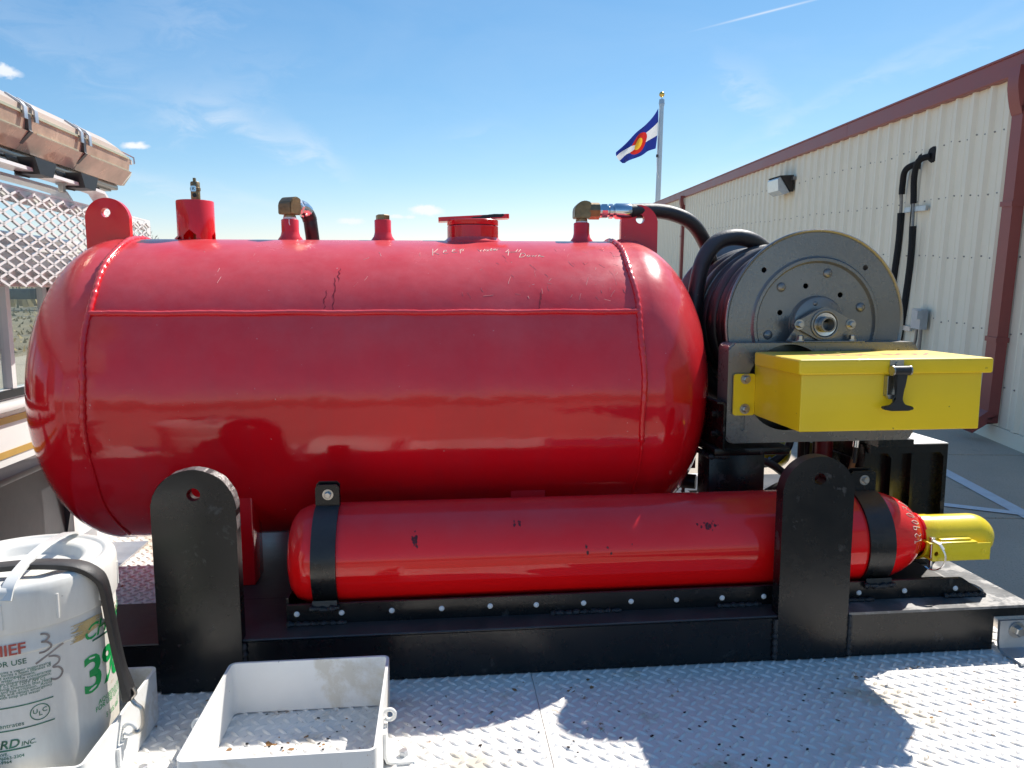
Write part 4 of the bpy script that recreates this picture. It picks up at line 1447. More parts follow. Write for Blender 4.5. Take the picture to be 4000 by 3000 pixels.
# scratches and drips of dried dirt
m = MB()
rs_ = random.Random(21)
for q in range(70):
    x0 = rs_.choice([rs_.uniform(0.0, 0.60), rs_.uniform(0.05, 0.55), rs_.gauss(0.48, 0.1), rs_.uniform(-0.9, 0.6)])
    x0 = min(x0, 0.60)
    f0 = rs_.uniform(36, 66)
    l = rs_.uniform(0.006, 0.035)
    an = rs_.choice([rs_.uniform(60, 120), rs_.uniform(0, 180)])
    P_ = [on_tank(min(0.604, x0 + l * t * math.cos(R(an)) + 0.002 * math.sin(3 * t + q)), f0 + (l * t / TR) * 57.3 * math.sin(R(an)), 0.0000) for t in (0, 0.33, 0.66, 1)]
    m.tube(P_, rs_.uniform(0.0002, 0.0008), n=4)
o = m.build('scratches', M_scratch, tank, smooth=False)
o['kind'] = 'stuff'

# dried runs of dark dirt on the tank side
m = MB()
rs_ = random.Random(5)
for x0, f0, f1, w0 in ((-0.316, 47, 32.5, 0.005), (-0.335, 41, 32.5, 0.004), (0.316, 40, 32.5, 0.0045), (-0.30, 52, 45, 0.004)):
    vs, k_ = [], 16
    xx = x0
    for i in range(k_ + 1):
        f = f0 + (f1 - f0) * i / k_
        xx += rs_.uniform(-0.003, 0.003)
        hw = w0 * rs_.uniform(0.25, 1.0) * math.sin(PI * (0.08 + 0.84 * i / k_)) * 0.6
        vs += [on_tank(xx - hw, f, 0.0004), on_tank(xx + hw, f, 0.0004)]
    m.faces(vs, [(2 * i, 2 * i + 1, 2 * i + 3, 2 * i + 2) for i in range(k_)])
o = m.build('dirt_runs', M_run, tank, smooth=False, fix=False)
o['kind'] = 'stuff'


def weld_cone(m, x, r0, r1, z0=None):
    """filler weld at the foot of a nozzle"""
    z0 = TZ + TR - 0.02 if z0 is None else z0
    m.lathe([(r0 * 1.5, z0), (r0 * 1.42, z0 + 0.022), (r0 * 1.12, z0 + 0.034), (r1, z0 + 0.05)], (x, TY, 0), (0, 0, 1), 28)


def nozzle(x, r, z1, r_in):
    m = MB()
    m.lathe([(r, TZ + TR - 0.05), (r, z1 - 0.003), (r - 0.002, z1), (r_in, z1), (r_in, z1 - 0.05)], (x, TY, 0), (0, 0, 1), 32)
    weld_cone(m, x, r, r * 0.98)
    return m.build('nozzle', M_red, tank)


# end lifting lugs
for x0, x1, zt, hx, hz, lab in ((-1.178, -1.036, 1.346, -1.111, 1.297, 'red lifting lug at the cab end'), (0.657, 0.792, 1.340, 0.727, 1.290, 'red lifting lug at the reel end')):
    r = (x1 - x0) / 2
    cx = (x0 + x1) / 2
    k = math.sqrt(0.5)
    outl = [(x0, 1.06), (x1, 1.06), (x1, zt - r * 0.85)] + [(cx + r * math.cos(R(a)), zt - r + r * math.sin(R(a))) for a in range(18, 163, 6)] + [(x0, zt - r * 0.85)]
    m = MB().plate_hole(outl, (hx, hz), 0.0155, (0, TY - 0.012, 0), (1, 0, 0), (0, 0, 1), -0.024)
    o = m.build('lifting_lug', M_red, tank, ang=40, label=lab)
    w0 = TZ + TR - 0.004
    if x0 < 0:
        pp = [(x0 + 0.02, TY - 0.016, w0 - 0.05), (cx, TY - 0.016, w0 - 0.012), (x1, TY - 0.016, w0 + 0.002), (x1 + 0.008, TY, w0 + 0.004)]
    else:
        pp = [(x0 - 0.010, TY - 0.005, w0 + 0.004), (x0 + 0.01, TY - 0.016, w0 + 0.003), (cx, TY - 0.016, w0 - 0.008), (x1 - 0.02, TY - 0.016, w0 - 0.045)]
    bead(pp, 0.009, 4).build('weld_bead', M_red, o, ang=80)
# big collar round the relief valve, with notches cut at its foot
m = MB()
m.lathe([(0.061, 1.195), (0.061, 1.336), (0.0595, 1.3385), (0.054, 1.3385), (0.0535, 1.335), (0.0535, 1.195), (0.061, 1.195)], (-0.8225, TY, 0), (0, 0, 1), 48)
collar = m.build('valve_collar', M_red, tank)
c = MB()
c.prism([(-0.848, 1.19), (-0.806, 1.19), (-0.806, 1.222), (-0.827, 1.240), (-0.848, 1.222)], (0, TY - 0.10, 0), (1, 0, 0), (0, 0, 1), -0.06)
c2 = MB()
c2.prism([(-0.02, 1.19), (0.02, 1.19), (0.02, 1.222), (0.0, 1.238), (-0.02, 1.222)], (-0.80, TY, 0), (0, 1, 0), (0, 0, 1), 0.08)
cut(collar, [c, c2])
m = MB()
m.lathe([(0.072, 1.195), (0.070, 1.212), (0.062, 1.220)], (-0.8225, TY, 0), (0, 0, 1), 40, a0=R(20), a1=R(140))
m.build('weld_bead', M_red, tank)
m = MB()
m.lathe([(0.014, 1.19), (0.014, 1.30), (0.0135, 1.30), (0.0135, 1.335), (0.0150, 1.345), (0.0152, 1.400), (0.0135, 1.403), (0, 1.403)], (-0.819, TY, 0), (0, 0, 1), 24)
m.box(-0.8245, -0.8165, TY - 0.006, TY + 0.006, 1.402, 1.416, bev=0.001)
rvv = m.build('relief_valve', M_brass, tank)
MB().lathe([(0.0155, 1.373), (0.0170, 1.374), (0.0170, 1.383), (0.0155, 1.384)], (-0.819, TY, 0), (0, 0, 1), 24).build('band', M_brass, rvv)
m = MB()
m.prism(rrect(-0.829, -0.811, 1.369, 1.388, 0.004, 3), (0, TY - 0.0185, 0), (1, 0, 0), (0, 0, 1), -0.003)
m.build('badge', M_chrome, rvv, smooth=False)
MB().lathe([(0, -0.0164), (0.007, -0.0160), (0.007, -0.010)], (-0.818, TY, 1.357), (0, 1, 0), 16).build('port', M_dark, rvv)
text_mesh('K', 0.013, lambda x, y: (-0.8195 + x, TY - 0.0187 - 0.0002, 1.374 + y), 'lettering', M_dark, rvv, bold=0.02, align='CENTER')
# three threaded nozzles, the filler neck and its cover
for x, r, z1 in ((-0.5085, 0.0295, 1.280), (-0.191, 0.029, 1.281), (0.515, 0.0285, 1.276)):
    nozzle(x, r, z1, r - 0.009)
m = MB()
pts6 = 6
m.bolt((-0.191, TY, 1.281), (0, 0, 1), 0.0245, 0.018, washer=False)
m.cyl((-0.191, TY, 1.27), (-0.191, TY, 1.285), 0.018, n=20)
m.build('brass_plug', M_brass, tank, smooth=False)
m = MB()
m.lathe([(0.0905, 1.17), (0.0905, 1.258), (0.089, 1.260), (0.080, 1.260), (0.080, 1.20)], (0.124, TY, 0), (0, 0, 1), 48)
m.lathe([(0.118, 1.186), (0.112, 1.205), (0.096, 1.213), (0.090, 1.220)], (0.124, TY, 0), (0, 0, 1), 40)
m.build('filler_neck', M_red, tank)
lid = MB().lathe([(0, 1.2625), (0.0895, 1.2625), (0.0905, 1.264), (0.0905, 1.279), (0.0885, 1.281), (0, 1.281)], (0.124, TY, 0), (0, 0, 1), 48).build('filler_cover', M_red, tank)
tl = Matrix.Translation((0.128, TY, 1.288)) @ Matrix.Rotation(R(-3.2), 4, 'Y')
m = MB()
m.prism(rrect(-0.1255, 0.1245, -0.03, 0.03, 0.012, 4), tl @ Vector((0, 0, -0.0065)), tl.to_3x3() @ Vector((1, 0, 0)), (0, 1, 0), 0.015)
hb = m.build('cover_bar', M_red, lid, ang=30)
m = MB()
rc_ = random.Random(4)
sec_n = 10
P_ = []
for q in range(26):
    a = 2 * PI * q / 26
    P_.append(((0.074 + 0.026 * math.cos(a) * rc_.uniform(0.8, 1.15)), 0.026 * math.sin(a) * rc_.uniform(0.8, 1.1)))
m.prism([(a, b - 0.006) for a, b in P_], tl @ Vector((0, 0, 0.0086)), tl.to_3x3() @ Vector((1, 0, 0)), (0, 1, 0), 0.0012)
P_ = [(-0.012, 0.0), (0.0, 0.004), (0.02, 0.003), (0.032, 0.010), (0.058, 0.0125), (0.108, 0.0130), (0.112, 0.004), (0.100, -0.006), (0.078, -0.0045), (0.05, -0.005), (0.028, -0.011), (0.010, -0.012), (-0.005, -0.009)]
m.prism([(a * 0.95, b * 0.62) for a, b in P_], tl @ Vector((0.0, -0.0306, 0.001)), tl.to_3x3() @ Vector((1, 0, 0)), (0, 0, 1), 0.0006)
m.build('worn_patch', M_dark, hb, smooth=False)
# legs under the tank
for x0, x1 in ((-0.66, -0.572), (0.217, 0.327)):
    for ya in (2.262, 3.00):
        m = MB()
        m.box(x0, x1, ya, ya + 0.11, SZ + 0.0005, 0.452 if ya < 2.5 else 0.44, bev=0.004)
        m.build('leg', M_red, tank)
        if ya < 2.5:
            bead([(x0, ya + 0.01, 0.453), (x1, ya + 0.01, 0.455)], 0.006, 3).build('weld_bead', M_red, tank, ang=80)

# ------------------------------------------------------------------ hoses on top of the tank
def elbow(m, x, z0, d, arm):
    """forged square-shouldered elbow rising from z0 and turning to direction d"""
    d = Vector(d)
    m.cyl((x, TY, z0), (x, TY, z0 + 0.012), 0.021, n=24)
    z1 = z0 + 0.012
    u, v, _ = frame_of((0, 0, 1))
    s = Vector((d.y, -d.x, 0))
    pts_lo = [(-0.029, z1), (0.027, z1), (0.030, z1 + 0.012), (0.030, z1 + 0.020), (0.030, z1 + 0.056), (0.010, z1 + 0.062), (-0.008, z1 + 0.058), (-0.025, z1 + 0.042), (-0.029, z1 + 0.030)]
    m.prism([(a, b) for a, b in pts_lo], Vector((x, TY, 0)) - s * 0.027, d, (0, 0, 1), 0.054)
    return z1 + 0.037


h1 = thing('supply_hose', 'black hose arching from brass elbow over the right tank lug to the hose reel', 'hose', (0.515, TY, 1.276))
MB().cyl((0.515, TY, 1.276), (0.515, TY, 1.281), 0.0215, n=24).build('thread_tape', M_tape, h1)
m = MB()
za = elbow(m, 0.515, 1.279, (1, 0, 0), 0.03)
bmesh.ops.bevel(m.bm, geom=list(m.bm.edges), offset=0.003, segments=2, affect='EDGES')
zc = 1.318
m.cyl((0.540, TY, zc), (0.578, TY, zc), 0.030, n=8)
m.build('brass_elbow', M_brass, h1, ang=25)
m = MB()
m.cyl((0.576, TY, zc), (0.590, TY, zc), 0.024, n=24)
m.cyl((0.586, TY, zc), (0.606, TY, zc), 0.0275, n=6)
m.lathe([(0.020, 0.600), (0.020, 0.612), (0.0265, 0.614), (0.0265, 0.626), (0.021, 0.630), (0.025, 0.634), (0.0285, 0.640), (0.0285, 0.688), (0.026, 0.694), (0.021, 0.694)], (0, TY, zc), (1, 0, 0), 28)
m.build('plated_fitting', M_chrome, h1)
hp = smooth_path([(0.69, TY + 0.0, zc), (0.78, TY + 0.025, zc + 0.006), (0.86, TY + 0.04, zc - 0.002), (0.935, TY + 0.055, 1.288), (0.995, TY + 0.09, 1.235), (1.05, 2.83, 1.16), (1.10, 2.95, 1.06), (1.16, 3.00, 0.96), (1.225, 3.0, 0.924)], 8)
MB().tube(hp, 0.0268, n=14).build('hose', M_hose, h1)

h2 = thing('vent_hose', 'short dark hose dropping behind the tank from a brass elbow', 'hose', (-0.5085, TY, 1.280))
m = MB()
m.cyl((-0.5085, TY, 1.280), (-0.5085, TY, 1.287), 0.0225, n=24)
m.tube([(-0.506, TY - 0.024, 1.281), (-0.505, TY - 0.032, 1.276), (-0.5055, TY - 0.0305, 1.268), (-0.503, TY - 0.033, 1.258)], 0.0016, n=5)
m.build('thread_tape', M_tape, h2)
m = MB()
elbow(m, -0.5085, 1.284, (0.45, 0.893, 0), 0.03)
bmesh.ops.bevel(m.bm, geom=list(m.bm.edges), offset=0.003, segments=2, affect='EDGES')
m.build('brass_elbow', M_brass, h2, ang=25)
d = Vector((0.45, 0.893, 0))
c0 = Vector((-0.5085, TY, 1.327))
m = MB()
m.cyl(c0 + d * 0.026, c0 + d * 0.040, 0.0255, n=24)
m.cyl(c0 + d * 0.040, c0 + d * 0.052, 0.028, n=6)
m.tube(smooth_path([c0 + d * 0.052, c0 + d * 0.075 + V(0, 0, -0.002), c0 + d * 0.095 + V(0, 0, -0.012)], 5), 0.0265, n=20)
m.build('plated_fitting', M_chrome, h2)
hp = smooth_path([c0 + d * 0.09 + V(0, 0, -0.010), c0 + d * 0.112 + V(0, 0, -0.035), c0 + d * 0.122 + V(0, 0, -0.08), c0 + d * 0.125 + V(0, 0.05, -0.16), c0 + d * 0.125 + V(0, 0.30, -0.40), c0 + d * 0.125 + V(0, 0.42, -0.70), c0 + d * 0.1 + V(0, 0.45, -1.1)], 8)
m = MB().tube(hp, 0.0245, n=14)
for i in range(0, 9):
    p = hp[1 + i]
    t_ = (hp[2 + i] - hp[i]).normalized()
    m.cyl(p - t_ * 0.0016, p + t_ * 0.0016, 0.0258, n=14)
m.build('hose', M_rubber, h2)

# ------------------------------------------------------------------ small red gas cylinder in the cradle
CY, CZ, CR = 2.1, 0.286, 0.1425
cyl = thing('gas_cylinder', 'small red compressed gas cylinder lying in the black cradle, yellow valve guard', 'cylinder', (0.45, CY, CZ - CR))
prof = [(0, -0.425), (0.05, -0.426), (0.085, -0.424), (0.110, -0.415), (0.128, -0.398), (0.138, -0.372), (CR, -0.335)]
prof += [(CR, -0.33 + 1.58 * i / 12) for i in range(13)]
prof += [(0.1405, 1.285), (0.134, 1.325), (0.124, 1.360), (0.110, 1.392), (0.092, 1.418), (0.074, 1.436), (0.064, 1.444)]
MB().lathe(prof, (0, CY, CZ), (1, 0, 0), 96).build('body', M_cyl, cyl, ang=60)
m = MB()
m.lathe([(0.064, 1.440), (0.062, 1.4475), (0.057, 1.449), (0.057, 1.453), (0.061, 1.455), (0.061, 1.462), (0.052, 1.464), (0.052, 1.48)], (0, CY, CZ), (1, 0, 0), 48)
m.build('neck_ring', M_cyl, cyl)
# scratched numbers round the shoulder
m = MB()


def on_dome(x, a):
    rr0 = None
    for (r0_, h0), (r1_, h1) in zip(prof, prof[1:]):
        if h0 <= x <= h1 and h1 > h0:
            rr0 = r0_ + (r1_ - r0_) * (x - h0) / (h1 - h0)
    rr0 = (rr0 or 0.06) + 0.0006
    return Vector((x, CY - rr0 * math.cos(R(a)), CZ + rr0 * math.sin(R(a))))


glyph = {'1': [[(0, 0), (0, 1)], [(-0.25, 0.75), (0, 1)]], '5': [[(0.5, 1), (0, 1), (0, 0.55), (0.35, 0.6), (0.5, 0.3), (0.3, 0), (0, 0.1)]],
         '0': [[(0.25, 1), (0.02, 0.7), (0.02, 0.3), (0.25, 0), (0.48, 0.3), (0.48, 0.7), (0.25, 1)]], 'P': [[(0, 0), (0, 1)], [(0, 1), (0.4, 0.95), (0.45, 0.65), (0, 0.5)]],
         'S': [[(0.5, 0.85), (0.25, 1), (0.02, 0.75), (0.45, 0.3), (0.25, 0), (0, 0.15)]], 'I': [[(0.2, 0), (0.2, 1)], [(0, 1), (0.4, 1)], [(0, 0), (0.4, 0)]]}
ang0 = 70
for chh in '1500PSI':
    for st in glyph[chh]:
        P_ = []
        for (u0, v0), (u1, v1) in zip(st, st[1:]):
            for q in range(5):
                uu, vv = u0 + (u1 - u0) * q / 5, v0 + (v1 - v0) * q / 5
                P_.append(on_dome(1.385 + (1 - vv) * 0.036 - (0.012 if ang0 > 40 else 0), ang0 - uu * 11))
        uu, vv = st[-1]
        P_.append(on_dome(1.385 + (1 - vv) * 0.036 - (0.012 if ang0 > 40 else 0), ang0 - uu * 11))
        m.tube(P_, 0.0009, n=4)
    ang0 -= 10.5
m.build('handwriting', M_chalk, cyl, smooth=False)
m = MB()
rs_ = random.Random(15)
for x0, f0, n_, sx, sf in ((-0.073, 29, 26, 0.010, 7), (0.757, 35, 24, 0.020, 5), (0.20, 45, 8, 0.02, 5), (0.45, 12, 5, 0.15, 6)):
    for q in range(n_):
        x, f = rs_.gauss(x0, sx * 0.5), rs_.gauss(f0, sf * 0.5)
        s_ = rs_.uniform(0.0012, 0.0045)
        P_ = []
        for k_ in range(7):
            a = 2 * PI * k_ / 7
            rr0 = s_ * rs_.uniform(0.4, 1.2)
            ff = f + rr0 * math.sin(a) * 1.5 / CR * 57.3
            P_.append((x + rr0 * math.cos(a), CY - (CR + 0.0004) * math.cos(R(ff)), CZ + (CR + 0.0004) * math.sin(R(ff))))
        m.faces(P_, [tuple(range(7))])
o = m.build('dark_smudges', mat('dark_smudge', (0.10, 0.012, 0.016), 0.5, 0, 0.3, 40), cyl, smooth=False, fix=False)
o['kind'] = 'stuff'
# yellow valve guard
GZ = 0.2725
m = MB()
m.lathe([(0.0615, 1.4565), (0.0675, 1.4565), (0.068, 1.458), (0.068, 1.50), (0.0665, 1.501), (0.0665, 1.635)] +
        [(0.0665 * math.cos(PI / 2 * i / 10), 1.640 + 0.070 * math.sin(PI / 2 * i / 10)) for i in range(11)], (0, CY, GZ), (1, 0, 0), 64)
guard = m.build('valve_guard', M_ycap, cyl, ang=45)
c = MB()
c.cyl((1.476, CY - 0.09, 0.249), (1.476, CY - 0.02, 0.249), 0.007, n=20)
cut(guard, [c])
m = MB()
m.box(1.508, 1.693, CY - 0.090, CY - 0.050, 0.2195, 0.224, bev=0.001)
m.box(1.508, 1.693, CY - 0.0925, CY - 0.0885, 0.2195, 0.2725, bev=0.0012)
m.box(1.496, 1.650, CY - 0.0925, CY - 0.045, 0.2728, 0.2768, bev=0.001)
m.box(1.540, 1.640, CY - 0.080, CY - 0.050, 0.2770, 0.2830, bev=0.002)
m.tube([(1.545, CY - 0.0885, 0.2715), (1.64, CY - 0.0885, 0.2745), (1.672, CY - 0.0885, 0.2715), (1.690, CY - 0.0885, 0.264)], 0.0035, n=6)
HSH = V(-0.050, 0, 0.006)
bmesh.ops.translate(m.bm, verts=m.bm.verts, vec=HSH)
hs = m.build('hasp', M_ycap, guard, ang=30)
c = MB()
c.cyl((1.4705, CY - 0.11, 0.249), (1.4705, CY - 0.085, 0.249), 0.0072, n=20)
cut(hs, [c])
MB().lathe([(0.0062, 0), (0.0075, -0.0008), (0.0075, 0.002)], (1.619, CY - 0.0926, 0.252), (0, 1, 0), 16).build('hole_rim', M_ycap, hs)
m = MB()
m.cyl((1.5165, CY - 0.075, 0.188), (1.5165, CY - 0.075, 0.284), 0.0055, n=14)
m.lathe([(0, 0.0025), (0.0085, 0.0015), (0.0088, -0.003), (0.006, -0.0036)], (1.5165, CY - 0.075, 0.2875), (0, 0, 1), 18)
bmesh.ops.translate(m.bm, verts=m.bm.verts, vec=HSH)
m.build('clevis_pin', M_chrome, guard)
ring = smooth_path([(1.516, CY - 0.085, 0.283), (1.524, CY - 0.100, 0.272), (1.534, CY - 0.112, 0.245), (1.531, CY - 0.112, 0.215), (1.519, CY - 0.100, 0.197), (1.507, CY - 0.085, 0.193), (1.499, CY - 0.074, 0.199)], 6)
m = MB()
m.tube([p + V(0.0016, 0, 0) for p in ring], 0.0016, n=6)
m.tube([p - V(0.0016, 0, 0) for p in ring], 0.0016, n=6)
bmesh.ops.translate(m.bm, verts=m.bm.verts, vec=HSH)
m.build('pin_ring', M_chrome, guard)
m = MB()
m.tube([(1.510, CY - 0.088, 0.2835), (1.523, CY - 0.103, 0.276), (1.530, CY - 0.110, 0.262)], 1.0, sec=[(-0.0045, -0.001), (0.0045, -0.001), (0.0045, 0.001), (-0.0045, 0.001)], up=(1, 0, 0))
bmesh.ops.translate(m.bm, verts=m.bm.verts, vec=HSH)
m.build('tag_clip', M_tape, guard, smooth=False)


def clamp(xc, wdt, label):
    t = thing('clamp_strap', label, 'clamp strap', (xc, CY, CZ - CR), group='black clamp straps over the small red cylinder')
    m = MB()
    pts = [on_c(a) for a in range(-58, 79, 4)]
    pts = [Vector((xc, RY - 0.004, 0.176)), Vector((xc, RY - 0.0035, 0.195))] + pts
    # sweep a flat section whose thickness points away from the cylinder
    h = wdt / 2
    sec = [(-h, -0.0035), (h, -0.0035), (h, 0.0035), (-h, 0.0035)]
    m.tube(pts, 1.0, sec=sec, up=(1, 0, 0))
    m.build('band', M_black, t, ang=40)
    m = MB()
    ty = CY - 0.030
    for yy, hh in ((ty, 0.492), (ty + 0.020, 0.4975)):
        o_ = [(xc - h, 0.420), (xc + h, 0.420), (xc + h, hh - 0.008), (xc + h - 0.008, hh), (xc - h + 0.008, hh), (xc - h, hh - 0.008)]
        m.prism(o_, (0, yy, 0), (1, 0, 0), (0, 0, 1), -0.006)
    m.build('tab', M_black, t, smooth=False)
    MB().bolt((xc + 0.002, ty - 0.0002, 0.465), (0, -1, 0), 0.0098, 0.010).build('bolt', M_steel, t, ang=25)
    m = MB()
    for a in (-62, ):
        pass
    bead([(xc - h - 0.008, RY - 0.008, 0.180), (xc, RY - 0.009, 0.176), (xc + h + 0.008, RY - 0.008, 0.180)], 0.008, int(xc * 50) + 3).build('weld_bead', M_weld, t)
    m.bm.free()
    return t


XC = 0.0


def on_c(a):
    return Vector((XC, CY - (CR + 0.0045) * math.cos(R(a)), CZ + (CR + 0.0045) * math.sin(R(a))))


XC = -0.318
clamp(XC, 0.066, 'black clamp strap at the rounded left end of the small cylinder')
XC = 1.266
clamp(XC, 0.078, 'black clamp strap at the shoulder end behind the right lifting lug')

# ------------------------------------------------------------------ hose reel
HX, HZ, HY = 1.226, 0.9245, 2.33
BR = 0.304
reel = thing('hose_reel', 'hammered grey steel hose reel with ribbed disc and front bearing', 'hose reel', (HX, 2.6, 0.525))
prof = [(0.028, -0.004), (0.088, -0.004), (0.090, 0.0), (0.196, 0.0), (0.199, -0.003), (0.203, -0.010), (0.212, -0.010), (0.216, -0.003), (0.219, 0.0), (0.294, 0.0), (0.297, -0.004), (0.301, -0.006), (0.3045, -0.003), (0.305, 0.002), (0.303, 0.006), (0.298, 0.007), (0.292, 0.004), (0.02, 0.004), (0.028, -0.004)]
disc = MB().lathe(prof, (HX, HY, HZ), (0, 1, 0), 128).build('front_disc', M_grey, reel, ang=50)
cs = []
for x, z, r in ((1.046, 1.098, 0.009), (1.390, 1.106, 0.009), (1.189, 1.047, 0.009), (1.308, 1.018, 0.009), (1.105, 0.961, 0.009), (1.341, 0.903, 0.009)):
    c = MB()
    c.cyl((x, HY - 0.03, z), (x, HY + 0.03, z), r, n=20)
    cs.append(c)
cut(disc, cs)
for x, z in ((1.106, 1.043), (1.261, 1.088), (1.379, 0.977), (1.067, 0.889)):
    MB().dome((x, HY - 0.0005, z), (0, -1, 0), 0.0155, 0.009).build('rivet', M_grey, reel)
MB().lathe([(0.028, 0.56), (0.30, 0.56), (0.304, 0.562), (0.304, 0.568), (0.028, 0.57)], (HX, HY, HZ), (0, 1, 0), 96).build('rear_disc', M_grey, reel)
MB().lathe([(0.15, 0.006), (0.15, 0.559)], (HX, HY, HZ), (0, 1, 0), 40).build('drum', M_dark, reel)
m = MB()
m.lathe([(0.089, -0.0005), (0.088, -0.010), (0.084, -0.017), (0.076, -0.020), (0.03, -0.020)], (HX + 0.004, HY, HZ + 0.002), (0, 1, 0), 64)
m.dome((HX - 0.012, HY - 0.0195, HZ + 0.066), (0, -1, 0), 0.008, 0.005)
m.build('hub', M_grey, reel)
m = MB()
m.lathe([(0.0245, -0.02), (0.0245, -0.088), (0.0195, -0.088), (0.0195, 0.0)], (HX, HY, HZ), (0, 1, 0), 32)
m.lathe([(0.033, -0.02), (0.033, -0.062), (0.0245, -0.062)], (HX, HY, HZ), (0, 1, 0), 32)
m.build('axle_pipe', M_grey, reel)
# bearing flange on its angle bracket
bo = [(HX - 0.088, HZ + 0.0), (HX - 0.081, HZ - 0.014), (HX - 0.024, HZ - 0.050), (HX + 0.024, HZ - 0.050), (HX + 0.081, HZ - 0.014), (HX + 0.088, HZ)]
outl = [(HX + 0.086 + 0.013 * math.cos(R(a)), HZ + 0.013 * math.sin(R(a))) for a in range(-55, 56, 11)] + \
       [(HX + 0.053 * math.cos(R(a)), HZ + 0.053 * math.sin(R(a))) for a in range(58, 123, 8)] + \
       [(HX - 0.086 + 0.013 * math.cos(R(a)), HZ + 0.013 * math.sin(R(a))) for a in range(125, 236, 11)] + \
       [(HX + 0.053 * math.cos(R(a)), HZ + 0.053 * math.sin(R(a))) for a in range(238, 303, 8)]
m = MB().plate_hole(outl, (HX, HZ), 0.040, (0, HY - 0.064, 0), (1, 0, 0), (0, 0, 1), -0.012)
m.lathe([(0.040, -0.064), (0.0465, -0.064), (0.0475, -0.069), (0.044, -0.070), (0.040, -0.069), (0.038, -0.06)], (HX, HY, HZ), (0, 1, 0), 40)
bf = m.build('bearing_flange', M_grey, reel, ang=40)
for sx in (-1, 1):
    MB().bolt((HX + sx * 0.086, HY - 0.064, HZ), (0, -1, 0), 0.0105, 0.014).build('nut', M_steel, bf, ang=25)
MB().lathe([(0.0255, -0.06), (0.0255, -0.066), (0.037, -0.0665), (0.037, -0.058)], (HX, HY, HZ), (0, 1, 0), 32).build('bearing', M_chrome, bf)
m = MB()
m.prism([(HX - 0.118, 0.868), (HX + 0.118, 0.868), (HX + 0.118, 0.872), (HX + 0.098, 0.912), (HX + 0.06, 0.930), (HX - 0.06, 0.930), (HX - 0.090, 0.914), (HX - 0.118, 0.872)], (0, HY - 0.049, 0), (1, 0, 0), (0, 0, 1), -0.006)
m.box(HX - 0.120, HX + 0.122, HY - 0.092, HY - 0.0495, 0.8682, 0.8738, bev=0.002)
bb = m.build('bearing_bracket', M_grey, reel, smooth=False)
for sx in (-0.085, 0.088):
    MB().bolt((HX + sx, HY - 0.072, 0.8738), (0, 0, 1), 0.0098, 0.014).build('bolt', M_steel, bb, ang=25)
# front support frame: one pressed plate with rounded flanges
FY = 2.25
FX0, FX1, FZ0, FZ1 = 0.905, 1.536, 0.548, 0.8675
m = MB()
m.prism(rrect(FX0, FX1, FZ0, FZ1, 0.022, 6), (0, FY, 0), (1, 0, 0), (0, 0, 1), -0.085)
es = [e for e in m.bm.edges if all(abs(v.co.y - FY) < 1e-5 for v in e.verts)]
bmesh.ops.bevel(m.bm, geom=es, offset=0.006, segments=3, affect='EDGES')
fr = m.build('support_frame', M_grey, reel, ang=50)
c1, c2, c3, c4, c5 = MB(), MB(), MB(), MB(), MB()
c1.prism(rrect(FX0 + 0.006, FX1 - 0.006, FZ0 + 0.006, FZ1 - 0.006, 0.017, 6), (0, FY + 0.0075, 0), (1, 0, 0), (0, 0, 1), -0.2)
c2.cyl((1.105, FY - 0.05, 0.725), (1.105, FY + 0.004, 0.725), 0.138, n=48)
c3.prism(rrect(0.9505, 0.9655, 0.588, 0.648, 0.0075, 4), (0, FY - 0.05, 0), (1, 0, 0), (0, 0, 1), -0.055)
c4.prism(rrect(0.985, 1.075, 0.80, 0.845, 0.008, 3), (0, FY - 0.05, 0), (1, 0, 0), (0, 0, 1), -0.055)
c5.prism(rrect(1.375, 1.475, 0.80, 0.845, 0.008, 3), (0, FY - 0.05, 0), (1, 0, 0), (0, 0, 1), -0.055)
c2.cyl((1.22, FY - 0.05, 0.83), (1.22, FY + 0.004, 0.83), 0.0001, n=3)
cut(fr, [c1])
c2b = MB()
c2b.cyl((1.105, FY - 0.05, 0.725), (1.105, FY + 0.05, 0.725), 0.138, n=48)
c2.bm.free()
cut(fr, [c2b])
cut(fr, [c3, c4, c5])
MB().box(FX0 + 0.012, FX1 - 0.012, FY + 0.086, FY + 0.092, FZ0 + 0.001, 0.70).build('dark_backing', M_dark, reel, smooth=False)  # added dark sheet so the round cutout reads black instead of bright
MB().box(FX0 + 0.02, FX1 - 0.02, 2.80, 2.86, FZ0 - 0.001, FZ0 + 0.30).build('rear_support', M_grey, reel, smooth=False)
for x in (0.9, 1.50):
    MB().box(x + 0.03, x + 0.05, FY + 0.09, 2.799, FZ0 - 0.001, FZ0 + 0.03).build('side_tie', M_grey, reel, smooth=False)

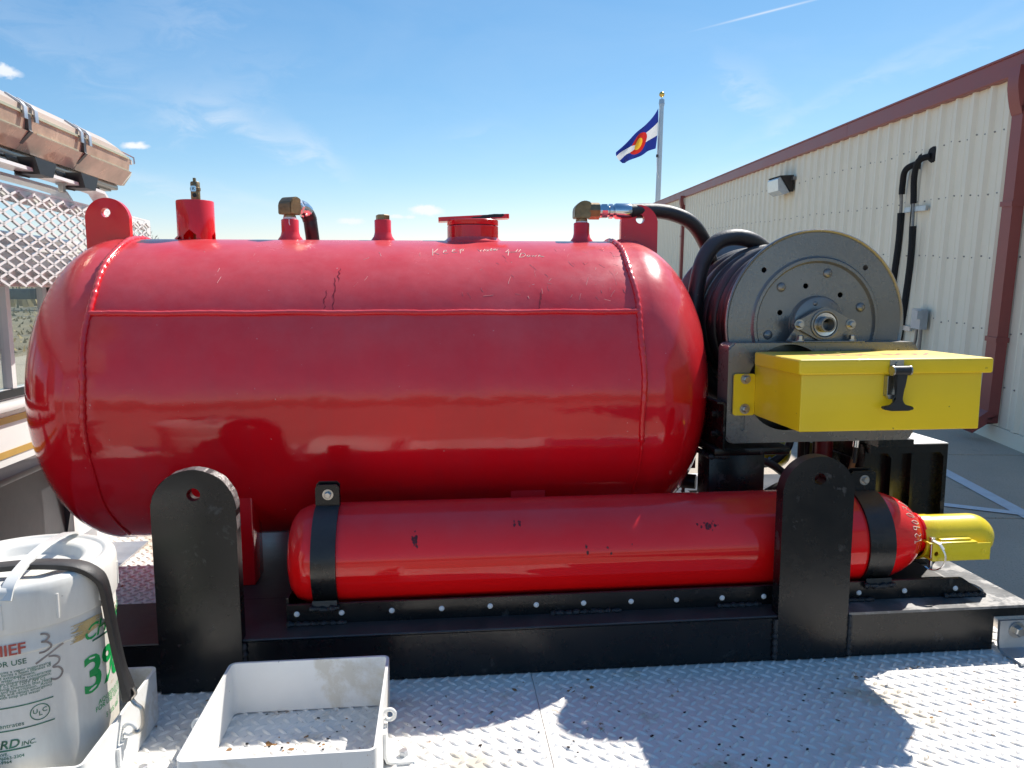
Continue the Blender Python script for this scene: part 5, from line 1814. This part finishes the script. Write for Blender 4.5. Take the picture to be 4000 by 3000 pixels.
# the hose wound on the reel
hs = thing('wound_hose', 'thick black rubber hose wound on the grey reel', 'hose', (HX, 2.62, HZ - 0.29))
P_ = []
turns, rw = 10, 0.250
for i in range(turns * 72 + 1):
    t = i / 72
    a = 2 * PI * t
    y = HY + 0.035 + 0.0515 * t
    rr0 = rw + 0.006 * math.sin(t * 2.3)
    P_.append((HX + rr0 * math.cos(a), y, HZ + rr0 * math.sin(a)))
MB().tube(P_, 0.0242, n=12).build('coil', M_hose, hs)
P_ = []
for i in range(6 * 60 + 1):
    t = i / 60
    a = 2 * PI * t + 1.0
    y = HY + 0.06 + 0.0515 * t * 1.5
    P_.append((HX + 0.200 * math.cos(a), y, HZ + 0.200 * math.sin(a)))
MB().tube(P_, 0.0262, n=8).build('inner_coil', M_hose, hs)
lp = smooth_path([(1.30, 2.80, 1.150), (1.22, 2.74, 1.195), (1.150, 2.70, 1.222), (1.075, 2.68, 1.228), (1.010, 2.67, 1.205), (0.962, 2.66, 1.142), (0.940, 2.655, 1.055), (0.930, 2.65, 0.96), (0.935, 2.65, 0.86), (0.965, 2.65, 0.75), (1.03, 2.65, 0.66), (1.12, 2.68, 0.63)], 9)
MB().tube(lp, 0.030, n=14).build('loose_end', M_hose, hs)

# black bracket and post under the reel, and what stands behind them
post = thing('reel_post', 'black steel post and channel bracket under the left side of the reel', 'bracket', (0.97, 2.4, SZ))
m = MB()
m.box(0.875, 1.066, 2.31, 2.42, SZ + 0.0005, 0.498, bev=0.006)
m.build('post', M_black, post)
m = MB()
m.box(0.885, 1.14, 2.29, 2.60, 0.4985, 0.523, bev=0.003)
m.build('top_plate', M_black, post)
bead([(0.872, 2.45, 0.494), (0.875, 2.306, 0.494), (0.94, 2.305, 0.492)], 0.008, 6).build('weld_bead', M_weld, post)
m = MB()
sec_pts = [(0.006, 0.0), (0.075, 0.0), (0.075, 0.006), (0.012, 0.006), (0.006, 0.012), (0.006, 0.150), (0.001, 0.158), (-0.022, 0.160), (-0.022, 0.154), (-0.003, 0.152), (0.0, 0.146), (0.0, 0.006)]
m.prism([(0.905 + a - 0.012, 0.5235 + b) for a, b in sec_pts], (0, 2.245, 0), (1, 0, 0), (0, 0, 1), -0.62)
m.build('channel_bracket', M_black, post, smooth=False)
for y, z in ((2.275, 0.635), (2.275, 0.570)):
    MB().bolt((0.8928, y + 0.03, z), (-1, 0, 0), 0.0095, 0.014).build('bolt', M_black, post, ang=25)

box = thing('pump_box', 'black steel pump cabinet with white top right of the reel post', 'cabinet', (1.57, 2.5, SZ))
bx0, bx1, by0, by1, bz1 = 1.425, 1.70, 2.30, 2.77, 0.520
m = MB()
m.box(bx0, bx1, by0 + 0.03, by1, SZ + 0.001, bz1 - 0.006)
m.box(bx0, 1.544, by0 + 0.0005, by1, bz1, bz1 + 0.004)
m.box(1.42, 1.543, FY + 0.001, by0 + 0.10, bz1 + 0.0042, FZ0 - 0.0005)
m.build('body', M_black, box, smooth=False)
m = MB()
o_ = [(bx0, bz1 - 0.001), (bx0, bz1 - 0.028), (bx0 + 0.06, bz1 - 0.028), (bx0 + 0.075, bz1 - 0.045), (bx0 + 0.075, SZ + 0.001), (bx0 + 0.088, SZ + 0.001), (bx0 + 0.088, bz1 - 0.03), (bx1 - 0.028, bz1 - 0.027), (bx1 - 0.014, bz1 - 0.042), (bx1 - 0.014, SZ + 0.001), (bx1, SZ + 0.001), (bx1, bz1 - 0.001)]
m.prism(o_, (0, by0, 0), (1, 0, 0), (0, 0, 1), -0.029)
m.build('face_frame', M_black, box, smooth=False)
m = MB()
m.box(bx0 + 0.150, bx0 + 0.160, by0 + 0.005, by0 + 0.0295, SZ + 0.001, bz1 - 0.032)
m.build('divider', M_black, box, smooth=False)
m = MB()
m.box(1.545, bx1 + 0.0005, by0 + 0.001, by1, bz1, bz1 + 0.003)
top_l = m.build('white_top', M_tape, box, smooth=False)
text_mesh('MESSAGE', 0.022, lambda x, y: (1.552 + x, 2.415 + y, bz1 + 0.0034), 'lettering', M_redprint, top_l, bold=0.01)
text_mesh('KEEP', 0.026, lambda x, y: (1.552 + x, 2.375 + y, bz1 + 0.0034), 'lettering', M_redprint, top_l, bold=0.01)
m = MB()
m.box(bx0 - 0.012, bx0 - 0.001, by0 + 0.10, by1 - 0.05, SZ + 0.04, bz1 - 0.06, bev=0.004)
m.build('side_panel', M_black, box, smooth=False)

pump = thing('pump_assembly', 'dark pump body with red casing half hidden behind the right lifting lug', 'pump', (1.34, 2.5, SZ))
MB().cyl((1.365, 2.49, SZ + 0.001), (1.365, 2.49, 0.545), 0.030, n=28).build('red_casing', M_redsteel, pump)
m = MB()
m.box(1.26, 1.41, 2.40, 2.62, SZ + 0.001, 0.30, bev=0.01)
m.build('body', M_dark, pump)
MB().cyl((1.36, 2.60, 0.295), (1.36, 2.60, 0.547), 0.0095, n=16).build('pipe', M_dark, pump)
MB().cyl((1.38, 2.67, SZ + 0.001), (1.38, 2.67, 0.547), 0.019, n=16).build('pipe', M_bronze, pump)
MB().cyl((1.352, 2.53, 0.295), (1.352, 2.53, 0.547), 0.008, n=14).build('pipe', M_dark, pump)
MB().cyl((1.315, 2.36, SZ + 0.001), (1.315, 2.36, 0.432), 0.011, n=14).build('pipe', M_dark, pump)
m = MB()
m.lathe([(0.05, SZ + 0.001), (0.05, 0.37), (0.045, 0.378), (0.037, 0.3785), (0.037, 0.40), (0.0, 0.40)], (1.345, 2.33, 0), (0, 0, 1), 32)
m.build('filter_bowl', M_panel, pump)

vr = thing('valve_rod', 'bare steel handle rod with rusty tip beneath the reel frame', 'valve rod', (1.40, 2.35, 0.45))
MB().cyl((1.405, 2.352, 0.505), (1.409, 2.352, 0.5475), 0.0125, n=20).build('sleeve', M_chrome, vr)
MB().box(-0.009, 0.009, -0.004, 0.004, -0.075, 0.0, bev=0.001, mtx=Matrix.Translation((1.398, 2.352, 0.462)) @ Matrix.Rotation(R(12), 4, 'Y')).build('rod', M_rust, vr)
MB().cyl((1.400, 2.352, 0.450), (1.406, 2.352, 0.505), 0.009, n=12).build('link', M_dark, vr)

yc = thing('yellow_guard', 'yellow domed guard seen under the grey reel frame behind the post', 'guard', (1.34, 2.82, 0.33))
m = MB()
m.lathe([(0.062, -0.10), (0.062, 0.045)] + [(0.062 * math.cos(PI / 2 * i / 8), 0.05 + 0.05 * math.sin(PI / 2 * i / 8)) for i in range(9)], (1.300, 2.82, 0.395), (1, 0, -0.1), 40)
m.build('shell', M_ycap, yc)
MB().cyl((1.285, 2.76, 0.375), (1.30, 2.74, 0.355), 0.018, n=6).build('nut', M_chrome, yc)
for pts, lab in (([(1.335, 2.70, 0.55), (1.313, 2.64, 0.472), (1.275, 2.62, 0.425), (1.20, 2.60, 0.395), (1.05, 2.62, 0.40)], 'thin black hydraulic hose curving up behind the reel post'),
                 ([(1.04, 2.58, 0.435), (1.12, 2.57, 0.43), (1.204, 2.56, 0.402), (1.26, 2.56, 0.365), (1.33, 2.56, 0.34)], 'black hydraulic hose sloping right behind the reel post'),
                 ([(1.02, 2.50, 0.25), (1.12, 2.50, 0.28), (1.20, 2.49, 0.325), (1.27, 2.47, 0.362), (1.33, 2.45, 0.385)], 'thick black suction hose rising right behind the reel post')):
    h = MB().tube(smooth_path(pts, 8), 0.024 if 'thick' in lab else 0.0145, n=12).build('hydraulic_hose', M_rubber)
    h['label'], h['category'], h['group'] = lab, 'hose', 'hoses behind the reel post'
    TRUCK.append(h)
vl = thing('drain_valve', 'small black valve with red lever between the tank end and the reel post', 'valve', (0.86, 2.55, 0.30))
m = MB()
m.cyl((0.80, 2.55, 0.36), (0.90, 2.50, 0.36), 0.026, n=20)
m.cyl((0.74, 2.58, 0.35), (0.80, 2.55, 0.355), 0.014, n=12)
m.build('body', M_dark, vl)
MB().cyl((0.862, 2.52, SZ), (0.862, 2.52, 0.335), 0.006, n=10).build('stem', M_copper, vl)
MB().box(0.885, 0.94, 2.62, 2.63, 0.38, 0.52).build('lever', M_redsteel, vl, smooth=False)

# ------------------------------------------------------------------ yellow tool box bolted to the reel frame
tb = thing('tool_box', 'yellow steel tool box with black rubber T latch on the reel frame', 'tool box', (1.25, 2.08, 0.64))
X0, X1, Y0, Y1, Z0, Z1 = 0.990, 1.522, 1.940, 2.247, 0.640, 0.802
m = MB()
m.box(X0, X1, Y0, Y1, Z0, Z1, bev=0.004, seg=3)
body = m.build('body', M_yellow, tb, ang=50)
m = MB()
m.box(X0 - 0.012, X1 + 0.026, Y0 - 0.009, Y1 - 0.022, 0.8395, 0.8425, bev=0.0014, seg=2)
vs = [(X0 - 0.012, Y0 - 0.009), (X1 + 0.026, Y0 - 0.009), (X1 + 0.026, Y1 - 0.022), (X0 - 0.012, Y1 - 0.022)]
m2 = MB()
m2.box(X0 - 0.012, X1 + 0.026, Y0 - 0.009, Y1 - 0.022, 0.800, 0.8425, bev=0.0065, seg=4)
m.bm.free()
lid = m2.build('lid', M_yellow, tb, ang=50)
c = MB()
c.box(X0 - 0.008, X1 + 0.022, Y0 - 0.005, Y1 - 0.026, 0.79, 0.836)
cut(lid, [c])
text_mesh('TOOL BOX', 0.080, lambda x, y: (1.268 + x, 2.050 + y, 0.8428), 'lettering', M_redprint, lid, bold=0.012, align='CENTER')
fl_ = MB()
fl_.prism(rrect(0.9205, X0 - 0.0005, 0.640, 0.772, 0.008, 3), (0, FY - 0.0125, 0), (1, 0, 0), (0, 0, 1), -0.006)
flg = fl_.build('flange', M_yellow, tb, smooth=False)
for z in (0.756, 0.661):
    MB().bolt((0.958, FY - 0.0125, z), (0, -1, 0), 0.0105, 0.012).build('bolt', M_steel, flg, ang=25)
# latch
lt = MB()
yl = Y0 - 0.0092
lt.box(1.238, 1.278, yl - 0.002, yl, 0.8105, 0.8395)
lt.cyl((1.2585, yl - 0.001, 0.829), (1.2585, yl - 0.006, 0.829), 0.0055, n=12)
for x in (1.2365, 1.286):
    lt.lathe([(0, -0.002), (0.014, -0.002), (0.014, 0.002), (0, 0.002)], (x, yl - 0.016, 0.8115), (1, 0, 0), 24)
latch = lt.build('latch', M_steel, tb, ang=30)
m = MB()
m.cyl((1.2385, yl - 0.016, 0.8115), (1.284, yl - 0.016, 0.8115), 0.013, n=24)
oT = [(1.2435, 0.806), (1.2800, 0.806), (1.2735, 0.765), (1.2635, 0.742), (1.2690, 0.734), (1.2665, 0.7235), (1.2735, 0.7155), (1.2980, 0.7115), (1.3020, 0.708), (1.3010, 0.7035), (1.2880, 0.700), (1.2380, 0.700), (1.2180, 0.704), (1.2130, 0.708), (1.2145, 0.7125), (1.2380, 0.7165), (1.2450, 0.7235), (1.2440, 0.735), (1.2500, 0.744), (1.2480, 0.765)]
m.prism(oT[::-1], (0, yl - 0.024, 0), (1, 0, 0), (0, 0, 1), -0.013)
bmesh.ops.bevel(m.bm, geom=[e for e in m.bm.edges if abs(e.verts[0].co.y - (yl - 0.024)) < 1e-5 and abs(e.verts[1].co.y - (yl - 0.024)) < 1e-5], offset=0.003, segments=2, affect='EDGES')
m.build('rubber_pull', M_rubber, latch, ang=50)
m = MB()
m.box(1.2305, 1.2720, Y0 - 0.0025, Y0 - 0.0002, 0.738, 0.795)
m.box(1.2290, 1.2310, Y0 - 0.018, Y0 - 0.0002, 0.740, 0.795)
m.prism([(0, 0), (0.020, 0.0), (0.017, -0.012), (0.004, -0.012)], (1.231, Y0 - 0.006, 0.744), (1, 0, 0), (0, 0, 1), 0.012)
m.dome((1.2360, Y0 - 0.0025, 0.763), (0, -1, 0), 0.004, 0.003, n=12)
m.build('keeper', M_steel, latch, smooth=False)

# ------------------------------------------------------------------ galvanised tie-down angle at the right
ga = thing('tie_down_angle', 'galvanised steel angle with bolt holding the skid at the right edge', 'bracket', (1.64, 1.82, 0.0025))
m = MB()
m.tube([(0, 1.8795, 0.094), (0, 1.8785, 0.03), (0, 1.874, 0.013), (0, 1.862, 0.0075), (0, 1.79, 0.0070)], 1.0, sec=[(1.582, -0.0045), (1.78, -0.0045), (1.78, 0.0045), (1.582, 0.0045)], up=(1, 0, 0))
m.build('angle', M_galv, ga, ang=50)
MB().bolt((1.632, 1.8740, 0.066), (0, -1, 0), 0.015, 0.016).build('bolt', M_steel, ga, ang=25)

# ------------------------------------------------------------------ foam bucket and its rubber strap
PX, PY = -0.873, 1.580
pail = thing('foam_bucket', 'dirty white plastic foam bucket with green print standing in a tray', 'bucket', (PX, PY, 0.003))
prof = [(0, 0.0), (0.150, 0.0), (0.157, 0.006), (0.1600, 0.03), (0.1690, 0.335), (0.1690, 0.3385), (0.1712, 0.341), (0.1712, 0.3465), (0.1700, 0.349), (0.1712, 0.40)]
MB().lathe(prof, (PX, PY, 0.003), (0, 0, 1), 96).build('body', M_pail, pail, ang=40)
prof = [(0.1715, 0.384), (0.1745, 0.3845), (0.1752, 0.387), (0.1775, 0.440), (0.1772, 0.456), (0.1752, 0.4665), (0.1705, 0.4728), (0.1620, 0.4752), (0.1545, 0.4745), (0.1520, 0.4715), (0.1490, 0.4705), (0.1230, 0.4712), (0.1180, 0.4700), (0.1110, 0.4650), (0.1065, 0.4520), (0.1010, 0.4480), (0.0, 0.4480)]
lid = MB().lathe(prof, (PX, PY, 0.003), (0, 0, 1), 96).build('lid', M_pail, pail, ang=60)
for k in range(12):
    a = R(30 * k - 43)
    m = MB()
    c = Vector((PX + 0.1765 * math.cos(a), PY + 0.1765 * math.sin(a), 0))
    m.cyl(c + V(0, 0, 0.398), c + V(0, 0, 0.447), 0.0028, 0.0034, n=8)
    m.build('lid_tab', M_pail, lid)
m = MB()
m.prism([(-0.045, -0.05), (0.05, -0.05), (0.052, 0.02), (-0.04, 0.022)], (PX + 0.03, PY - 0.06, 0.4555), (1, 0.1, 0), (0, 1, 0), 0.012)
m.build('spout_cover', M_pail, lid, ang=30)
m = MB()
m.tube(smooth_path([(-0.812, 1.412, 0.455), (-0.811, 1.432, 0.482), (-0.815, 1.50, 0.500), (-0.822, 1.60, 0.505), (-0.832, 1.70, 0.492), (-0.836, 1.735, 0.478)], 6), 1.0, sec=[(-0.011, -0.0022), (0.011, -0.0022), (0.011, 0.0022), (-0.011, 0.0022)], up=(1, 0, 0))
m.build('carry_handle', M_handle, pail, ang=50)


def on_pail(alpha, z, off=0.0008):
    z = max(0.0, z)
    r = 0.1600 + (0.1690 - 0.1600) * min(1, max(0, (z - 0.033) / 0.305)) + off
    if z > 0.341:
        r = 0.1715 + off
    return Vector((PX + r * math.cos(alpha), PY + r * math.sin(alpha), z))


def ptext(s, size, adeg, z, material, align='LEFT', bold=0.0, shear=0.0, space=1.0):
    r = 0.1655
    text_mesh(s, size, lambda x, y: on_pail(R(adeg) + x / r, z + y), 'lettering', material, pail, bold=bold, shear=shear, align=align, step=size * 0.4 if size > 0.012 else None, space=space)


# paper label, left part
m = MB()
n_ = 24
vs = []
for i in range(n_ + 1):
    a = R(-118 + (-61.5 + 118) * i / n_)
    vs += [on_pail(a, 0.338, 0.0003), on_pail(a, 0.350, 0.0003)]
ptext('CHIEF', 0.0300, -61.6, 0.345, M_redprint, 'RIGHT', bold=0.018, space=0.95)
ptext('DIRECTIONS FOR USE', 0.0150, -61.8, 0.3225, M_dgreen, 'RIGHT', bold=0.006)
zz = 0.3085
for s in ('AFFF which forms a vapor suppressing', 'film, it also forms a foam blanket to', 'aid extinguishment.           ', 'with 97 parts water.  The concentrate', 'use in foam dispensing equipment,', '35 F (1.7 C) and 120 F (49 C).    ', 'avoid involving chemicals that react', 'cause skin and eye irritation.  Avoid', 'immediately and obtain emergency', 'skin with soap and water.        '):
    ptext(s, 0.0082, -48.7, zz, M_dgreen, 'RIGHT')
    zz -= 0.0056
m = MB()
for z in (0.239, 0.192):
    vs = []
    for i in range(31):
        a = R(-120 + (-48.6 + 120) * i / 30)
        vs += [on_pail(a, z - 0.0012), on_pail(a, z + 0.0012)]
    m.faces(vs, [(2 * i, 2 * i + 2, 2 * i + 3, 2 * i + 1) for i in range(30)])
vs = []
for i in range(33):
    a = 2 * PI * i / 32
    for rr0 in (0.0148, 0.0165):
        vs.append(on_pail(R(-56.8) + rr0 * math.cos(a) / 0.1625, 0.2165 + rr0 * math.sin(a)))
m.faces(vs, [(2 * i, 2 * i + 2, 2 * i + 3, 2 * i + 1) for i in range(32)])
vs = []
for i in range(31):
    a = R(-110 + (-63.5 + 110) * i / 30)
    vs += [on_pail(a, 0.1505), on_pail(a, 0.1535)]
m.faces(vs, [(2 * i, 2 * i + 2, 2 * i + 3, 2 * i + 1) for i in range(30)])
vs = []
for i in range(25):
    a = R(-20 + 62 * i / 24)
    vs += [on_pail(a, 0.3165), on_pail(a, 0.3205)]
m.faces(vs, [(2 * i, 2 * i + 2, 2 * i + 3, 2 * i + 1) for i in range(24)])
m.build('print_lines', M_dgreen, pail, smooth=False, fix=False)
ptext('U', 0.0125, -61.0, 0.2150, M_dgreen, bold=0.012)
ptext('L', 0.0125, -57.7, 0.2090, M_dgreen, bold=0.012)
ptext('C', 0.0125, -55.6, 0.2150, M_dgreen, bold=0.012)
ptext('AFFF Concentrates', 0.0125, -66.0, 0.1985, M_dgreen, 'RIGHT')
ptext('CHEMGUARD', 0.0245, -70.0, 0.1560, M_dgreen, 'RIGHT', bold=0.02, shear=0.25)
ptext('INC.', 0.0130, -69.0, 0.1560, M_dgreen, 'LEFT', bold=0.012, shear=0.2)
ptext('204 SOUTH 6TH AVE.', 0.0090, -76.5, 0.1415, M_dgreen, 'RIGHT', bold=0.006)
ptext('MANSFIELD, TX. 76063-2304', 0.0090, -67.5, 0.1335, M_dgreen, 'RIGHT', bold=0.006)
ptext('(817) 473-9964', 0.0090, -75.0, 0.1255, M_dgreen, 'RIGHT', bold=0.006)
# right part
ptext('CHEMGUARD', 0.0460, -27.5, 0.3245, M_green, bold=0.006, shear=0.28, space=0.92)
ptext('3%', 0.1080, -29.5, 0.2130, M_green, bold=0.022, space=0.95)
ptext('AQUEOUS FILM FORMING FOAM', 0.0150, -17.0, 0.1740, M_green, bold=0.004)
ptext('FOR USE ON CLASS B FIRES', 0.0150, -20.0, 0.1615, M_green, bold=0.004)
ptext('5 U.S. Gal.', 0.0150, -9.5, 0.1335, M_green, bold=0.008)
ptext('C-301', 0.0110, 8.0, 0.1450, M_green)
# marker writing, torn label glue
m = MB()
for st in [[(-53.4, 0.374), (-50.2, 0.371), (-48.8, 0.364), (-51.1, 0.358), (-53.2, 0.358), (-50.1, 0.355), (-48.0, 0.347), (-48.8, 0.34), (-51.6, 0.336), (-54.8, 0.336)], [(-40.8, 0.342), (-57.1, 0.316)],
           [(-49.7, 0.324), (-45.9, 0.321), (-43.5, 0.314), (-44.2, 0.306), (-47.5, 0.3), (-44.2, 0.296), (-42.1, 0.286), (-43.5, 0.276), (-46.4, 0.273), (-49.4, 0.277)]]:
    st = smooth_path([(a, z, 0) for a, z in st], 5)
    P_ = [on_pail(R(p.x), p.y, 0.0006) for p in st]
    vs = []
    for i, p in enumerate(P_):
        t_ = (P_[min(i + 1, len(P_) - 1)] - P_[max(i - 1, 0)]).normalized()
        nrm = Vector((p.x - PX, p.y - PY, 0)).normalized()
        s_ = t_.cross(nrm) * 0.0019
        vs += [p - s_, p + s_]
    m.faces(vs, [(2 * i, 2 * i + 2, 2 * i + 3, 2 * i + 1) for i in range(len(P_) - 1)])
m.build('marker_writing', M_marker, pail, smooth=False, fix=False)
m = MB()
rg = random.Random(9)
for q in range(34):
    z = 0.320 + q * 0.0011 + 0.012
    w0 = rg.uniform(-36, -27)
    w1 = rg.uniform(-18, -10)
    if q < 10:
        w0, w1 = -37 + rg.uniform(0, 5) + q * 0.2, -27 + q * 0.9
    vs = []
    k_ = 8
    for i in range(k_ + 1):
        a = R(w0 + (w1 - w0) * i / k_)
        vs += [on_pail(a, z, 0.0005), on_pail(a, z + 0.0010, 0.0005)]
    m.faces(vs, [(2 * i, 2 * i + 2, 2 * i + 3, 2 * i + 1) for i in range(k_)])
for q in range(26):
    z = rg.uniform(0.335, 0.372)
    w0 = rg.uniform(-4, 12)
    w1 = w0 + rg.uniform(1, 6)
    vs = [on_pail(R(w0), z, 0.0005), on_pail(R(w1), z + 0.001, 0.0005), on_pail(R(w1), z + 0.0022, 0.0005), on_pail(R(w0), z + 0.0012, 0.0005)]
    m.faces(vs, [(0, 1, 2, 3)])
m.build('glue_residue', M_tan, pail, smooth=False, fix=False)
m = MB()
P_ = [(0.012 * math.cos(a) * rg.uniform(0.6, 1.1), 0.008 * math.sin(a) * rg.uniform(0.6, 1.1)) for a in [2 * PI * q / 12 for q in range(12)]]
m.prism(P_, (-0.748, 1.555, 0.4757), (1, 0, 0.06), (0, 1, 0.03), 0.002)
o = m.build('dry_leaf', M_straw, smooth=False)
o['label'], o['category'] = 'small curled dry leaf lying on the bucket lid', 'leaf'
TRUCK.append(o)

st = thing('rubber_strap', 'black rubber tie strap hooked over the white bucket lid', 'strap', (-0.70, 1.55, 0.12))
spts = [(-1.068, 1.577, 0.165), (-1.0665, 1.572, 0.185), (-1.062, 1.560, 0.25), (-1.059, 1.545, 0.34), (-1.058, 1.520, 0.43), (-1.048, 1.500, 0.462), (-1.020, 1.490, 0.4825), (-0.985, 1.487, 0.4895), (-0.93, 1.492, 0.488), (-0.82, 1.500, 0.4925), (-0.765, 1.503, 0.4905), (-0.725, 1.510, 0.4825), (-0.7005, 1.522, 0.462), (-0.690, 1.535, 0.43), (-0.688, 1.553, 0.34), (-0.682, 1.565, 0.25), (-0.675, 1.575, 0.185), (-0.6735, 1.577, 0.165)]
sp = smooth_path(spts, 6)


def st_up(t):
    i = min(len(sp) - 1, int(t * (len(sp) - 1)))
    p = sp[i]
    f = min(1, max(0, (p.z - 0.44) / 0.04))
    a = Vector((0.10, 0.99, 0.0))
    b = Vector((-0.10, 0.99, 0.12))
    return b.lerp(a, f)


wfun = lambda t: 1.0 if 0.1 < t < 0.9 else 1.0 + 0.35 * math.sin((0.1 - t) / 0.1 * PI * 0.75) if t <= 0.1 else 1.0 + 0.35 * math.sin((t - 0.9) / 0.1 * PI * 0.75)
m = MB()
m.tube(sp, wfun, sec=[(-0.017, -0.0045), (-0.015, -0.006), (0.015, -0.006), (0.017, -0.0045), (0.017, 0.0045), (0.015, 0.006), (-0.015, 0.006), (-0.017, 0.0045)], up=st_up)
m.build('band', M_rubber, st, ang=40)
m = MB()
m.tube(smooth_path([(-0.664, 1.577, 0.185), (-0.660, 1.577, 0.172), (-0.668, 1.577, 0.160), (-0.660, 1.575, 0.148), (-0.648, 1.573, 0.138), (-0.646, 1.572, 0.115), (-0.648, 1.570, 0.098), (-0.655, 1.565, 0.090), (-0.662, 1.560, 0.094)], 5), 0.0045, n=10)
m.build('hook', M_steel, st)
m = MB()
m.tube(smooth_path([(-1.078, 1.577, 0.185), (-1.082, 1.577, 0.165), (-1.088, 1.575, 0.14), (-1.100, 1.572, 0.112), (-1.098, 1.570, 0.096), (-1.090, 1.565, 0.092)], 5), 0.0045, n=10)
m.build('hook', M_steel, st)

# ------------------------------------------------------------------ tilt the truck's things with the truck, then bake units to metres
TILT = Matrix(((0.999992, -0.000375, 0.003978, 0), (0.000142, 0.998298, 0.058325, 0), (-0.003993, -0.058324, 0.998290, 0), (0, 0, 0, 1)))
CAMP = Matrix.Translation((0, 0, HC))
TT = CAMP @ TILT @ CAMP.inverted()
done = set()
for o in list(sc.objects):
    if o.type == 'MESH' and o.data.name not in done:
        done.add(o.data.name)
        o.data.transform(Matrix.Scale(S, 4))
bpy.context.view_layer.update()
for o in list(sc.objects):
    if o.type in ('MESH', 'EMPTY'):
        if o.parent is None and o in TRUCK:
            mw = TT @ o.matrix_basis
            o.matrix_basis = Matrix.Translation(mw.to_translation() * S) @ mw.to_3x3().to_4x4()
        else:
            o.location = o.location * S
bpy.context.view_layer.update()
